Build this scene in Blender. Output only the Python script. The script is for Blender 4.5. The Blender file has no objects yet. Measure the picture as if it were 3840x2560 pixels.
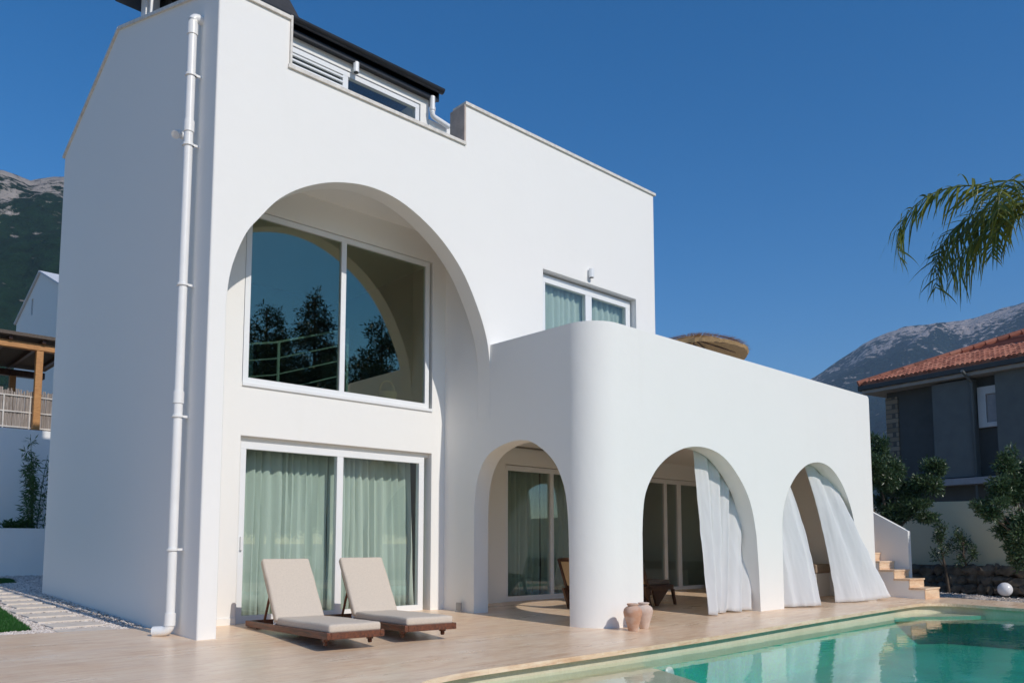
import bpy, bmesh, math, random
from math import sin, cos, pi, radians as R
from mathutils import Vector as V, Matrix, noise
from mathutils.geometry import tessellate_polygon

sc = bpy.context.scene
COL = sc.collection
rng = random.Random(7)

# ------------------------------------------------------------------ helpers
def z0(x, y): return .025*y + .003*(x-3) + .01          # the terrace drains gently to the pool
def gz(x, y): return z0(x, y) + (.012*(y-1.2) if y > 1.2 else 0)   # gravel side yard climbs a little

def link(name, me, mat=None, parent=None, smooth=None):
    o = bpy.data.objects.new(name, me); COL.objects.link(o)
    if mat is not None:
        for m in (mat if isinstance(mat, (list, tuple)) else [mat]): me.materials.append(m)
    if parent is not None: o.parent = parent
    if smooth is not None:
        for p in me.polygons: p.use_smooth = True
        me.set_sharp_from_angle(angle=R(smooth))
    return o
def obj(name, bm, mat=None, parent=None, smooth=None, merge=0):
    if merge: bmesh.ops.remove_doubles(bm, verts=bm.verts, dist=merge)
    bmesh.ops.recalc_face_normals(bm, faces=bm.faces)
    me = bpy.data.meshes.new(name); bm.to_mesh(me); bm.free()
    return link(name, me, mat, parent, smooth)
def raw(name, verts, faces, mat=None, parent=None, smooth=None):
    me = bpy.data.meshes.new(name); me.from_pydata(verts, [], faces); me.update()
    return link(name, me, mat, parent, smooth)
def tag(o, label=None, cat=None, group=None, kind=None):
    if label: o['label'] = label
    if cat: o['category'] = cat
    if group: o['group'] = group
    if kind: o['kind'] = kind
    return o
def thing(name, label, cat, loc=(0, 0, 0), rz=0, group=None):
    o = bpy.data.objects.new(name, None); COL.objects.link(o)
    o.empty_display_size = .2
    o.location = loc; o.rotation_euler = (0, 0, rz)
    return tag(o, label, cat, group)
def dup(o, parent=None):
    c = o.copy(); COL.objects.link(c); c.parent = parent
    for ch in list(o.children): dup(ch, c)
    return c
def NB(): return bmesh.new()
def bx(bm, x0, x1, y0, y1, z0_, z1, M=None, mi=0):
    vs = [bm.verts.new((x, y, z)) for x in (x0, x1) for y in (y0, y1) for z in (z0_, z1)]
    if M is not None:
        for v in vs: v.co = M @ v.co
    for q in ((0,1,3,2),(4,6,7,5),(0,4,5,1),(2,3,7,6),(0,2,6,4),(1,5,7,3)):
        bm.faces.new([vs[i] for i in q]).material_index = mi
    return vs
def rbx(bm, x0, x1, y0, y1, z0_, z1, b=.01, seg=2, M=None):
    t = bmesh.new(); bx(t, x0, x1, y0, y1, z0_, z1)
    bmesh.ops.recalc_face_normals(t, faces=t.faces)
    bmesh.ops.bevel(t, geom=list(t.edges), offset=b, segments=seg, profile=.5, affect='EDGES')
    if M is not None: bmesh.ops.transform(t, matrix=M, verts=t.verts)
    me = bpy.data.meshes.new('tmp'); t.to_mesh(me); t.free(); bm.from_mesh(me); bpy.data.meshes.remove(me)
def tube(bm, pts, r, n=10, cap=True):
    pts = [V(p) for p in pts]; rs = r if isinstance(r, (list, tuple)) else [r]*len(pts)
    rings = []; up = V((0, 0, 1))
    for i, p in enumerate(pts):
        d = (pts[min(i+1, len(pts)-1)] - pts[max(i-1, 0)])
        d = d.normalized() if d.length > 1e-9 else V((0, 0, 1))
        a = d.cross(up)
        if a.length < .05: a = d.cross(V((0, 1, 0)))
        a.normalize(); b = d.cross(a).normalized()
        rings.append([bm.verts.new(p + (a*cos(2*pi*k/n) + b*sin(2*pi*k/n))*rs[i]) for k in range(n)])
    for i in range(len(rings)-1):
        for k in range(n):
            bm.faces.new((rings[i][k], rings[i][(k+1) % n], rings[i+1][(k+1) % n], rings[i+1][k]))
    if cap:
        bm.faces.new(rings[0][::-1]); bm.faces.new(rings[-1])
def bend(p, q, r_, s, steps=5):        # rounded elbow points p-q-s
    p, q, s = V(p), V(q), V(s); a = q+(p-q).normalized()*r_; b = q+(s-q).normalized()*r_
    return [p] + [a*(1-t)**2 + q*2*t*(1-t) + b*t*t for t in [i/steps for i in range(steps+1)]] + [s]
def soft(bm, x0, x1, y0, y1, za, zb, b, M=None, sag=.006, seed=0):
    n0 = len(bm.verts); t = bmesh.new(); bx(t, x0, x1, y0, y1, za, zb); bmesh.ops.recalc_face_normals(t, faces=t.faces)
    bmesh.ops.bevel(t, geom=list(t.edges), offset=b, segments=4, profile=.55, affect='EDGES')
    bmesh.ops.subdivide_edges(t, edges=[e for e in t.edges if e.calc_length() > .15], cuts=9, use_grid_fill=True)
    cx, cy = (x0+x1)/2, (y0+y1)/2
    for v in t.verts:
        u, w_ = (v.co.x-cx)/(x1-x0)*2, (v.co.y-cy)/(y1-y0)*2; pill = max(0, 1-u*u)*max(0, 1-w_*w_)
        nn = noise.noise(V((v.co.x*5+seed, v.co.y*4, v.co.z*3)))
        if v.co.z > (za+zb)/2: v.co.z += sag*1.6*pill**.5 + sag*nn
        v.co.x += sag*.7*nn*(1 if abs(u) > .9 else 0)
    if M is not None: bmesh.ops.transform(t, matrix=M, verts=t.verts)
    me = bpy.data.meshes.new('tmp'); t.to_mesh(me); t.free(); bm.from_mesh(me); bpy.data.meshes.remove(me)
def lathe(bm, prof, n=32, c=(0, 0, 0)):
    rings = []
    for (r, z) in prof:
        rings.append([bm.verts.new((c[0]+r*cos(2*pi*k/n), c[1]+r*sin(2*pi*k/n), c[2]+z)) for k in range(n)])
    for i in range(len(rings)-1):
        for k in range(n):
            bm.faces.new((rings[i][k], rings[i][(k+1) % n], rings[i+1][(k+1) % n], rings[i+1][k]))
    bm.faces.new(rings[0][::-1]); bm.faces.new(rings[-1])
def catmull(P, k=6):
    out = []
    for i in range(len(P)-1):
        a = P[max(i-1, 0)]; b = P[i]; c = P[i+1]; d = P[min(i+2, len(P)-1)]
        for j in range(k):
            t = j/k
            out.append(tuple(.5*(2*b[m] + (c[m]-a[m])*t + (2*a[m]-5*b[m]+4*c[m]-d[m])*t*t + (3*b[m]-a[m]-3*c[m]+d[m])*t**3) for m in range(len(b))))
    out.append(tuple(P[-1])); return out
def panel(bm, O, D, N, outer, holes=(), t=.25, skip=()):
    """A flat wall: outline (s,z) with holes, origin O, along D, thickness t away from N. skip: s values whose vertical rims stay open."""
    O, D, N = V(O), V(D), V(N); loops = [list(outer)] + [list(h) for h in holes]
    tri = tessellate_polygon([[V((s, z, 0)) for s, z in L] for L in loops])
    flat = [p for L in loops for p in L]
    f = [bm.verts.new(O + D*s + V((0, 0, z))) for s, z in flat]
    b = [bm.verts.new(O + D*s + V((0, 0, z)) - N*t) for s, z in flat]
    for a in tri:
        try: bm.faces.new([f[i] for i in a]); bm.faces.new([b[i] for i in a][::-1])
        except ValueError: pass
    k = 0
    for L in loops:
        n = len(L)
        for i in range(n):
            j = (i+1) % n
            if any(abs(L[i][0]-s) < 1e-5 and abs(L[j][0]-s) < 1e-5 for s in skip): continue
            bm.faces.new((f[k+i], f[k+j], b[k+j], b[k+i]))
        k += n
def corner(bm, c, r, t, a0, a1, zb, zt, n=14):
    ro = [[(c[0]+q*cos(a0+(a1-a0)*i/n), c[1]+q*sin(a0+(a1-a0)*i/n)) for i in range(n+1)] for q in (r, r-t)]
    if r-t < .01: ro[1] = [(c[0]+(t-r)*0+ (r-t)*cos((a0+a1)/2)*0, c[1])]*(n+1)
    g = [[[bm.verts.new((p[0], p[1], z)) for z in (zb, zt)] for p in L] for L in ro]
    for i in range(n):
        bm.faces.new((g[0][i][0], g[0][i+1][0], g[0][i+1][1], g[0][i][1]))
        if r-t >= .01:
            bm.faces.new((g[1][i][0], g[1][i][1], g[1][i+1][1], g[1][i+1][0]))
            for z in (0, 1): bm.faces.new((g[0][i][z], g[0][i+1][z], g[1][i+1][z], g[1][i][z]))
        else:
            for z in (0, 1):
                try: bm.faces.new((g[0][i][z], g[0][i+1][z], g[1][0][z]))
                except ValueError: pass

# ------------------------------------------------------------------ materials
class NT:
    def __init__(s, name):
        s.m = bpy.data.materials.new(name); s.m.use_nodes = True; s.t = s.m.node_tree; s.t.nodes.clear()
        s.out = s.n('ShaderNodeOutputMaterial')
    def n(s, typ, **kw):
        x = s.t.nodes.new(typ)
        for k, v in kw.items(): setattr(x, k, v)
        return x
    def l(s, a, b): s.t.links.new(a, b)
    def set(s, node, **kw):
        for k, v in kw.items():
            i = node.inputs[k.replace('_', ' ')]
            if hasattr(v, 'links') or hasattr(v, 'is_output'): s.l(v, i)
            else: i.default_value = (*v, 1) if isinstance(v, tuple) and len(v) == 3 and i.type == 'RGBA' else v
        return node
    def coords(s, sc=(1, 1, 1), rot=(0, 0, 0), obj=False):
        if obj: src = s.n('ShaderNodeTexCoord').outputs['Object']
        else: src = s.n('ShaderNodeNewGeometry').outputs['Position']
        mp = s.n('ShaderNodeMapping'); mp.inputs['Scale'].default_value = sc; mp.inputs['Rotation'].default_value = rot
        s.l(src, mp.inputs['Vector']); return mp.outputs['Vector']
    def noise(s, vec, scale, detail=4, rough=.55, dist=0):
        x = s.n('ShaderNodeTexNoise'); s.l(vec, x.inputs['Vector'])
        x.inputs['Scale'].default_value = scale; x.inputs['Detail'].default_value = detail
        x.inputs['Roughness'].default_value = rough; x.inputs['Distortion'].default_value = dist
        return x.outputs['Fac']
    def ramp(s, fac, stops, interp='LINEAR'):
        x = s.n('ShaderNodeValToRGB'); s.l(fac, x.inputs['Fac']); cr = x.color_ramp; cr.interpolation = interp
        while len(cr.elements) < len(stops): cr.elements.new(.5)
        for e, (p, c) in zip(cr.elements, stops):
            e.position = p; e.color = (*c, 1) if isinstance(c, tuple) else (c, c, c, 1)
        return x.outputs['Color']
    def mix(s, fac, a, b, mode='MIX'):
        x = s.n('ShaderNodeMix', data_type='RGBA', blend_type=mode)
        for sock, v in ((x.inputs[0], fac), (x.inputs[6], a), (x.inputs[7], b)):
            if hasattr(v, 'is_output'): s.l(v, sock)
            else: sock.default_value = (*v, 1) if isinstance(v, tuple) else v
        return x.outputs[2]
    def math(s, op, a, b=0, c=0):
        x = s.n('ShaderNodeMath', operation=op)
        for i, v in enumerate((a, b, c)):
            if hasattr(v, 'is_output'): s.l(v, x.inputs[i])
            else: x.inputs[i].default_value = v
        return x.outputs[0]
    def bump(s, h, strength=.3, dist=.02, normal=None):
        x = s.n('ShaderNodeBump'); x.inputs['Strength'].default_value = strength; x.inputs['Distance'].default_value = dist
        s.l(h, x.inputs['Height'])
        if normal is not None: s.l(normal, x.inputs['Normal'])
        return x.outputs['Normal']
    def pbr(s, **kw):
        b = s.n('ShaderNodeBsdfPrincipled'); s.set(b, **kw); s.l(b.outputs[0], s.out.inputs['Surface']); return b

def simple(name, col, rough=.5, var=.08, scale=6, bump=0, bscale=40, metal=0, spec=.5, bevel=0, stretch=(1, 1, 1)):
    q = NT(name); vec = q.coords(stretch); f = q.noise(vec, scale)
    lo = tuple(c*(1-var) for c in col); hi = tuple(min(1, c*(1+var)) for c in col)
    c = q.ramp(f, [(.3, lo), (.7, hi)])
    kw = dict(Base_Color=c, Roughness=rough, Metallic=metal, Specular_IOR_Level=spec)
    nrm = None
    if bevel:
        bv = q.n('ShaderNodeBevel'); bv.samples = 4; bv.inputs['Radius'].default_value = bevel; nrm = bv.outputs[0]
    if bump: nrm = q.bump(q.noise(vec, bscale), bump, .01, nrm)
    if nrm is not None: kw['Normal'] = nrm
    q.pbr(**kw); return q.m

def m_plaster(name='white_plaster', col=(.86, .845, .81), bevel=.012):
    q = NT(name); v = q.coords(); big = q.noise(v, .9, 3); med = q.noise(v, 5, 4); fine = q.noise(v, 70, 3)
    streak = q.noise(q.coords((3, 3, .25)), 2.2, 4)
    c = q.mix(q.math('MULTIPLY', big, .5), tuple(x*1.0 for x in col), tuple(x*.955 for x in col))
    c = q.mix(q.ramp(streak, [(.55, 0.), (.85, .3)]), c, tuple(x*y for x, y in zip(col, (.93, .92, .90))))
    bv = q.n('ShaderNodeBevel'); bv.samples = 4; bv.inputs['Radius'].default_value = bevel
    h = q.math('ADD', q.math('MULTIPLY', big, 1.4), q.math('ADD', q.math('MULTIPLY', med, .35), q.math('MULTIPLY', fine, .05)))
    q.pbr(Base_Color=c, Roughness=.85, Specular_IOR_Level=.25, Normal=q.bump(h, .35, .03, bv.outputs[0])); return q.m
def m_travertine(name='travertine', dark=1.0, rough=.26):
    q = NT(name); v = q.coords((1.1, 6.5, 6.5)); v2 = q.coords((.6, 2.0, 2.0)); p = q.coords()
    a = q.noise(v, 1.6, 8, .65, .6); b = q.noise(v2, 1.3, 5, .6, .3); e = q.noise(q.coords((4, 24, 24)), 1.5, 6, .7)
    c = q.ramp(a, [(.30, (.60*dark, .38*dark, .24*dark)), (.46, (.80*dark, .58*dark, .41*dark)), (.56, (.88*dark, .68*dark, .50*dark)), (.72, (.94*dark, .79*dark, .62*dark))])
    c = q.mix(q.ramp(b, [(.44, 0.), (.68, .5)]), c, (.76*dark, .52*dark, .34*dark))
    big = q.noise(q.coords((.5, .9, .9)), .9, 3); c = q.mix(q.ramp(big, [(.40, .45), (.60, 0.)]), c, (.90*dark, .76*dark, .62*dark))
    c = q.mix(q.ramp(e, [(.53, 0.), (.68, .6)]), c, (.95*dark, .84*dark, .70*dark)); c = q.mix(q.ramp(e, [(.30, .6), (.45, 0.)]), c, (.56*dark, .31*dark, .20*dark))
    br = q.n('ShaderNodeTexBrick'); q.l(p, br.inputs['Vector']); br.offset = .5
    q.set(br, Color1=(1, 1, 1), Color2=(.95, .94, .93), Mortar=(.86, .82, .78), Scale=1.0, Mortar_Size=.0025, Mortar_Smooth=.1, Brick_Width=.9, Row_Height=.45)
    c = q.mix(.8, c, br.outputs['Color'], 'MULTIPLY'); c = q.mix(1., c, (1., .965, .90), 'MULTIPLY')
    q.pbr(Base_Color=c, Roughness=q.math('MULTIPLY_ADD', b, .25, rough-.08), Specular_IOR_Level=.3, Normal=q.bump(a, .06, .006)); return q.m
def m_glass(name, refl=.12, tint=(.78, .88, .85), gcol=(.97, .98, 1)):
    q = NT(name); tr = q.n('ShaderNodeBsdfTransparent'); q.set(tr, Color=tint)
    gl = q.n('ShaderNodeBsdfGlossy'); q.set(gl, Color=gcol, Roughness=.0)
    ge = q.n('ShaderNodeNewGeometry'); dp_ = q.n('ShaderNodeVectorMath', operation='DOT_PRODUCT'); q.l(ge.outputs['Normal'], dp_.inputs[0]); q.l(ge.outputs['Incoming'], dp_.inputs[1])
    fac = q.math('MULTIPLY_ADD', q.math('POWER', q.math('SUBTRACT', 1, q.math('ABSOLUTE', dp_.outputs['Value'])), 5), .96-refl, .04+refl)
    mx = q.n('ShaderNodeMixShader'); q.l(fac, mx.inputs[0]); q.l(tr.outputs[0], mx.inputs[1]); q.l(gl.outputs[0], mx.inputs[2])
    q.l(mx.outputs[0], q.out.inputs['Surface']); return q.m
def m_cloth(name, col, trans=.35, rough=.9):
    q = NT(name); v = q.coords(); wv = q.noise(q.coords((60, 60, 8)), 5, 3); f = q.noise(v, 3)
    c = q.mix(f, tuple(x*.96 for x in col), col)
    d = q.n('ShaderNodeBsdfDiffuse'); q.set(d, Color=c, Roughness=rough, Normal=q.bump(wv, .12, .004))
    t = q.n('ShaderNodeBsdfTranslucent'); q.set(t, Color=c)
    mx = q.n('ShaderNodeMixShader'); mx.inputs[0].default_value = trans
    q.l(d.outputs[0], mx.inputs[1]); q.l(t.outputs[0], mx.inputs[2]); q.l(mx.outputs[0], q.out.inputs['Surface']); return q.m
def m_wood(name, dark, light, rough=.4, axis=(1, 12, 12), scale=3):
    q = NT(name); f = q.noise(q.coords(axis, obj=True), scale, 6, .6, .8)
    q.pbr(Base_Color=q.ramp(f, [(.3, dark), (.7, light)]), Roughness=rough, Normal=q.bump(f, .15, .004)); return q.m
def m_leaf(name, lo, hi, trans=.3, rough=.45, scale=2.5, spec=.5):
    q = NT(name); g = q.n('ShaderNodeNewGeometry'); f = q.noise(q.coords(), scale, 3)
    oi = g.outputs['Random Per Island'] if 'Random Per Island' in g.outputs else f
    c = q.ramp(q.math('MULTIPLY_ADD', oi, .7, q.math('MULTIPLY', f, .3)), [(.1, lo), (.9, hi)])
    p = q.n('ShaderNodeBsdfPrincipled'); q.set(p, Base_Color=c, Roughness=rough, Specular_IOR_Level=spec)
    t = q.n('ShaderNodeBsdfTranslucent'); q.l(c, t.inputs['Color'])
    mx = q.n('ShaderNodeMixShader'); mx.inputs[0].default_value = trans
    q.l(p.outputs[0], mx.inputs[1]); q.l(t.outputs[0], mx.inputs[2]); q.l(mx.outputs[0], q.out.inputs['Surface']); return q.m

PL = m_plaster(); TRAV = m_travertine(); PVC = simple('white_frame', (.82, .83, .83), .3, .02, 3, bevel=.006)
STONE = simple('coping_stone', (.70, .66, .60), .6, .15, 14, .2, 60); PINKST = simple('reveal_stone', (.50, .41, .35), .7, .14, 9, .25, 50)
BLACK = simple('black_metal', (.018, .019, .022), .35, .2, 8); ROOFT = simple('dark_roofing', (.035, .033, .032), .7, .25, 12, .4, 30)
GLASS = m_glass('window_glass', .16, (.62, .74, .68), (1, .92, .70)); GLASSD = m_glass('door_glass', .02, (.945, .985, .97)); GLASSB = m_glass('porch_glass', .05, (.86, .93, .90))
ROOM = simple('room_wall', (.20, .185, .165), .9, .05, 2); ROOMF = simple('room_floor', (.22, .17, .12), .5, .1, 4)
PIPE = simple('pipe_plastic', (.80, .80, .79), .35, .03, 5)
STEEL = simple('white_steel', (.75, .76, .76), .35, .03, 5)
SHEER = m_cloth('sheer_curtain', (.80, .85, .80), .35); LINEN = m_cloth('white_linen', (.93, .93, .93), .33); GREY = m_cloth('grey_curtain', (.62, .68, .63), .25)

# ------------------------------------------------------------------ camera, light, sky
cd = bpy.data.cameras.new('camera'); cam = bpy.data.objects.new('camera', cd); COL.objects.link(cam)
cam.location = (-3.5075, -8.7746, 1.044); cam.rotation_euler = (R(90+5.294), 0, R(-43.02))
cd.sensor_width = 36; cd.lens = 36*2998.98/3840; cd.shift_y = (1759.7-1280)/3840; cd.clip_start = .05; cd.clip_end = 30000
sc.camera = cam
SUN_T = V((-.038, 1, -.745)).normalized()             # direction the light travels
sd = bpy.data.lights.new('sun', 'SUN'); so = bpy.data.objects.new('sun', sd); COL.objects.link(so)
so.rotation_euler = (-SUN_T).to_track_quat('Z', 'Y').to_euler(); so.location = (0, -40, 40)
sd.energy = 3.5; sd.angle = R(.53); sd.color = (1, .935, .845)
w = bpy.data.worlds.new('World'); sc.world = w; w.use_nodes = True; nt = w.node_tree
sky = nt.nodes.new('ShaderNodeTexSky'); sky.sky_type = 'NISHITA'; sky.sun_disc = False
sky.sun_elevation = math.asin(-SUN_T.z); sky.sun_rotation = math.atan2(-SUN_T.x, -SUN_T.y)
sky.altitude = 300; sky.air_density = 1.0; sky.dust_density = .2; sky.ozone_density = 3.0
bg = nt.nodes['Background']; hs_ = nt.nodes.new('ShaderNodeHueSaturation'); hs_.inputs['Saturation'].default_value = 1.42; hs_.inputs['Hue'].default_value = .503; nt.links.new(sky.outputs[0], hs_.inputs['Color']); nt.links.new(hs_.outputs[0], bg.inputs[0]); bg.inputs[1].default_value = .125
sc.view_settings.view_transform = 'Standard'; sc.view_settings.look = 'None'; sc.view_settings.exposure = 0; sc.view_settings.gamma = 1
sc.render.film_transparent = False
sc.cycles.max_bounces = 10; sc.cycles.transparent_max_bounces = 24; sc.cycles.diffuse_bounces = 7; sc.cycles.glossy_bounces = 5
sc.cycles.use_denoising = True; sc.cycles.caustics_reflective = False; sc.cycles.caustics_refractive = False
sc.cycles.sample_clamp_indirect = 6

# ------------------------------------------------------------------ the villa
villa = thing('villa', 'white plastered villa with a tall arched recess and a porch wing of arches', 'villa')
ARCH = catmull([(.21, 2.2), (.205, 3.3), (.206, 3.83), (.256, 4.227), (.404, 4.648), (.578, 4.908), (.825, 5.214), (1.176, 5.476), (1.626, 5.674), (2.151, 5.764), (2.671, 5.687), (3.229, 5.413), (3.673, 5.013), (3.981, 4.52), (4.166, 4.072), (4.236, 3.636)], 5)
T = .28
bm = NB(); rc = .022
panel(bm, (0, 0, 0), (1, 0, 0), (0, -1, 0),
      [(rc, -.4), (.215, -.4)] + ARCH + [(4.237, 2.9), (8.3, 2.9), (8.3, 7.54), (3.736, 7.54), (3.736, 6.912), (.897, 6.912), (.897, 7.54), (rc, 7.54)],
      [[(5.36, 3.06), (7.74, 3.06), (7.74, 5.43), (5.36, 5.43)]], T, skip=(rc,))
n = 8                                               # soft vertical corner to the gable
g = [[bm.verts.new((rc-rc*sin(a), rc-rc*cos(a), z)) for z in (-.4, 7.54)] for a in [pi/2*i/n for i in range(n+1)]]
for i in range(n): bm.faces.new((g[i][0], g[i][1], g[i+1][1], g[i+1][0]))
obj('front_wall', bm, PL, villa, 35, .0005)
bm = NB()
panel(bm, (0, 0, 0), (0, 1, 0), (-1, 0, 0), [(rc, -.4), (6.64, -.4), (6.64, 7.90), (3.814, 8.88), (rc, 7.54)], [], .2, skip=(rc,))
obj('gable_wall', bm, PL, villa)
bm = NB()
panel(bm, (8.3, 6.64, 0), (-1, 0, 0), (0, 1, 0), [(0, -.4), (8.1, -.4), (8.1, 7.86), (4.2, 7.86), (4.2, 7.0), (0, 7.0)], [[(4.3, 4.2), (5.3, 4.2), (5.3, 5.4), (4.3, 5.4)]], .25)
panel(bm, (8.3, T, 0), (0, 1, 0), (1, 0, 0), [(0, 2.95), (6.11, 2.95), (6.11, 7.54), (0, 7.54)], [], .25)
obj('rear_wall', bm, PL, villa)
# recess back wall with door and window openings
RY = 1.081
bm = NB()
panel(bm, (0, RY, 0), (1, 0, 0), (0, -1, 0), [(.202, -.3), (.91, -.3), (.91, 2.435), (3.985, 2.435), (3.985, -.3), (4.52, -.3), (4.52, 5.9), (.202, 5.9)],
      [[(.902, 3.128), (3.985, 3.128), (3.985, 5.47), (.902, 5.47)]], .22)
bx(bm, .202, .905, RY-.022, RY+.002, .0, .115)      # skirting
bx(bm, .912, 3.983, RY+.085, RY+.215, 2.372, 2.434); bx(bm, .912, .9285, RY+.02, RY+.215, -.1, 2.371); bx(bm, .93, 3.983, RY+.03, RY+.215, -.2, .028)
obj('recess_wall', bm, PL, villa)
bm = NB()
bx(bm, .202, 8.04, T+.001, 6.38, 5.9, 6.15); obj('roof_slab', bm, PL, villa)
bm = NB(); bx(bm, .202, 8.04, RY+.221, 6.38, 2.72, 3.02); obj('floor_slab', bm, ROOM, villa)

# the porch wing: side wall with one arch, a rounded corner, front wall with two arches
XW, YW, RC, ZW, XE = 4.238, -2.056, .46, 3.99, 12.57
A1 = [(.352, -.4), (.352, .8)] + catmull([(.351, 1.35), (.345, 1.62), (.30, 1.93), (.20, 2.17), (.06, 2.33), (-.14, 2.43), (-.38, 2.488), (-.635, 2.505), (-.86, 2.46), (-1.066, 2.349), (-1.235, 2.22), (-1.368, 2.06), (-1.488, 1.80), (-1.545, 1.5), (-1.565, 1.2)], 3) + [(-1.575, .6), (-1.578, -.4)]
A2 = [(5.175, -.4), (5.172, .7)] + catmull([(5.171, 1.179), (5.195, 1.48), (5.255, 1.73), (5.42, 1.98), (5.62, 2.16), (5.877, 2.31), (6.18, 2.42), (6.505, 2.472), (6.82, 2.465), (7.114, 2.405), (7.36, 2.29), (7.58, 2.13), (7.77, 1.95), (7.927, 1.74), (8.04, 1.47), (8.114, 1.157)], 3) + [(8.16, .6), (8.188, -.4)]
A3 = [(8.929, -.4), (8.935, .7)] + catmull([(8.942, 1.2), (8.965, 1.45), (9.04, 1.70), (9.175, 1.91), (9.37, 2.12), (9.621, 2.30), (9.93, 2.44), (10.287, 2.50), (10.58, 2.485), (10.846, 2.41), (11.09, 2.27), (11.31, 2.08), (11.50, 1.84), (11.64, 1.58), (11.72, 1.3)], 3) + [(11.78, .7), (11.80, -.4)]
bm = NB(); ys = YW+RC
L = lambda y: -y                                      # s runs toward the camera
panel(bm, (XW, 0, 0), (0, -1, 0), (-1, 0, 0), [(-RY, -.4)] + [(-y, z) for y, z in A1] + [(-ys, -.4), (-ys, ZW), (-.28, ZW), (-.28, 5.899), (-RY, 5.899)], [], T, skip=(-ys,))
corner(bm, (XW+RC, ys), RC, T, pi, 1.5*pi, -.4, ZW, 20)
panel(bm, (0, YW, 0), (1, 0, 0), (0, -1, 0), [(XW+RC, -.4)] + A2 + A3 + [(XE, -.4), (XE, ZW-.06), (XE-.02, ZW-.02), (XE-.07, ZW), (XW+RC, ZW)], [], T, skip=(XW+RC,))
obj('porch_wall', bm, PL, villa, 35, .0005)
bm = NB()
bx(bm, 12.29, XE, YW+T+.001, 5.0, -.4, ZW-.06); bx(bm, XE-.3, XE-.001, -.002, .26, 3, 3.9)
obj('porch_end_wall', bm, PL, villa)
bm = NB(); bx(bm, XW+T+.001, 12.289, YW+T+.001, 1.379, 2.74, 3.03); bx(bm, 4.525, 12.289, 1.631, 5.0, 2.74, 3.03)
obj('porch_ceiling', bm, PL, villa)
bm = NB()
panel(bm, (0, 1.38, 0), (1, 0, 0), (0, -1, 0), [(4.525, -.3), (5.82, -.3), (5.82, 2.42), (8.2, 2.42), (8.2, -.3), (8.72, -.3), (8.72, 2.42), (12.18, 2.42), (12.18, -.3), (12.285, -.3), (12.285, 3.1), (4.525, 3.1)], [], .25)
obj('porch_back_wall', bm, PL, villa)
bm = NB(); bx(bm, 11.7, 12.28, -1.25, 1.2, -.1, .46); obj('porch_bench', bm, PL, villa)
bm = NB(); rbx(bm, 11.66, 12.285, -1.28, 1.22, .462, .64, .03); obj('bench_cushion', bm, simple('bench_cloth', (.35, .27, .2), .8), villa)
# dark rooms behind the openings
bm = NB()
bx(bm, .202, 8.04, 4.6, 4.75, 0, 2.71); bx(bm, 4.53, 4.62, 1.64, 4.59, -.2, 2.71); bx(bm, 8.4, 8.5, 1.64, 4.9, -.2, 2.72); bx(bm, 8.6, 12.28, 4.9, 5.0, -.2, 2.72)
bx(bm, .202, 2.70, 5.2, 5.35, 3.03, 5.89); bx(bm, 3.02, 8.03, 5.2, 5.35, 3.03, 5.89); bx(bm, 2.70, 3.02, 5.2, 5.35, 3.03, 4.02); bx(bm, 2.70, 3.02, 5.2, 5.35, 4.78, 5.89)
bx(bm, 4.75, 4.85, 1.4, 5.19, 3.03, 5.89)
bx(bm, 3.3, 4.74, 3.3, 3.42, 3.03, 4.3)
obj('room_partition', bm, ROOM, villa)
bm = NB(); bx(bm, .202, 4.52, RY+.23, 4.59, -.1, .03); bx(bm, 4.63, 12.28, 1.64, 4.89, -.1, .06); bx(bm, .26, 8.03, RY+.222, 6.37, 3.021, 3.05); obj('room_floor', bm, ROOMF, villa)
# stair railing inside the tall window
rail = NB()
for k, h in enumerate((1.0, .75, .5, .25)):
    tube(rail, [(.6, 2.6, 2.55+h+.25), (1.9, 2.2, 3.05+h*.98), (2.95, 1.9, 3.42+h*.95)], .017 if k == 0 else .010, 8)
for (x, y, z, h) in ((1.2, 2.41, 2.86, .98), (1.95, 2.185, 3.05, 1.0), (2.95, 1.9, 3.03, 1.34)): tube(rail, [(x, y, z-.1), (x, y, z+h)], .022, 8)
obj('stair_railing', rail, STEEL, villa)

def window(name, x0, x1, za, zb, y, splits, glass, fw=.075, dep=.07, sash=.0, handle=None):
    bm = NB(); d0, d1 = y, y+dep
    bx(bm, x0, x1, d0, d1, zb-fw, zb); bx(bm, x0, x1, d0, d1, za, za+fw); bx(bm, x0, x0+fw, d0+.001, d1-.001, za+fw, zb-fw); bx(bm, x1-fw, x1, d0+.001, d1-.001, za+fw, zb-fw)
    edges = [x0+fw] + [s for ab in splits for s in ab] + [x1-fw]
    for a, b in splits: bx(bm, a, b, d0+.002, d1+.004, za+fw, zb-fw)
    f = obj(name, bm, PVC, villa)
    for i in range(0, len(edges), 2):
        g = NB(); bx(g, edges[i]-.006, edges[i+1]+.006, d0+dep*.45, d0+dep*.45+.012, za+fw-.006, zb-fw+.006); obj('pane', g, glass, f)
    if handle:
        h = NB(); rbx(h, handle[0]-.014, handle[0]+.014, d0-.035, d0+.003, handle[1]-.09, handle[1]+.09, .006); obj('handle', h, PVC, f)
    return f
window('arch_window', .915, 3.93, 3.128, 5.46, RY+.012, [(2.345, 2.425)], GLASS, .075)
window('sliding_door', .93, 3.90, .03, 2.37, RY+.075, [(2.375, 2.475)], GLASSD, .095, .08, handle=(.985, 1.05))
window('terrace_window', 5.40, 7.70, 3.07, 5.39, .11, [(6.50, 6.66)], GLASSD, .12, .08)
window('porch_door', 5.83, 8.19, .05, 2.41, 1.43, [(6.975, 7.065)], GLASSB, .09, .08)
window('porch_door', 8.73, 12.17, .05, 2.41, 1.43, [(10.43, 10.54), (10.91, 11.05)], GLASSB, .09, .08)
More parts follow.
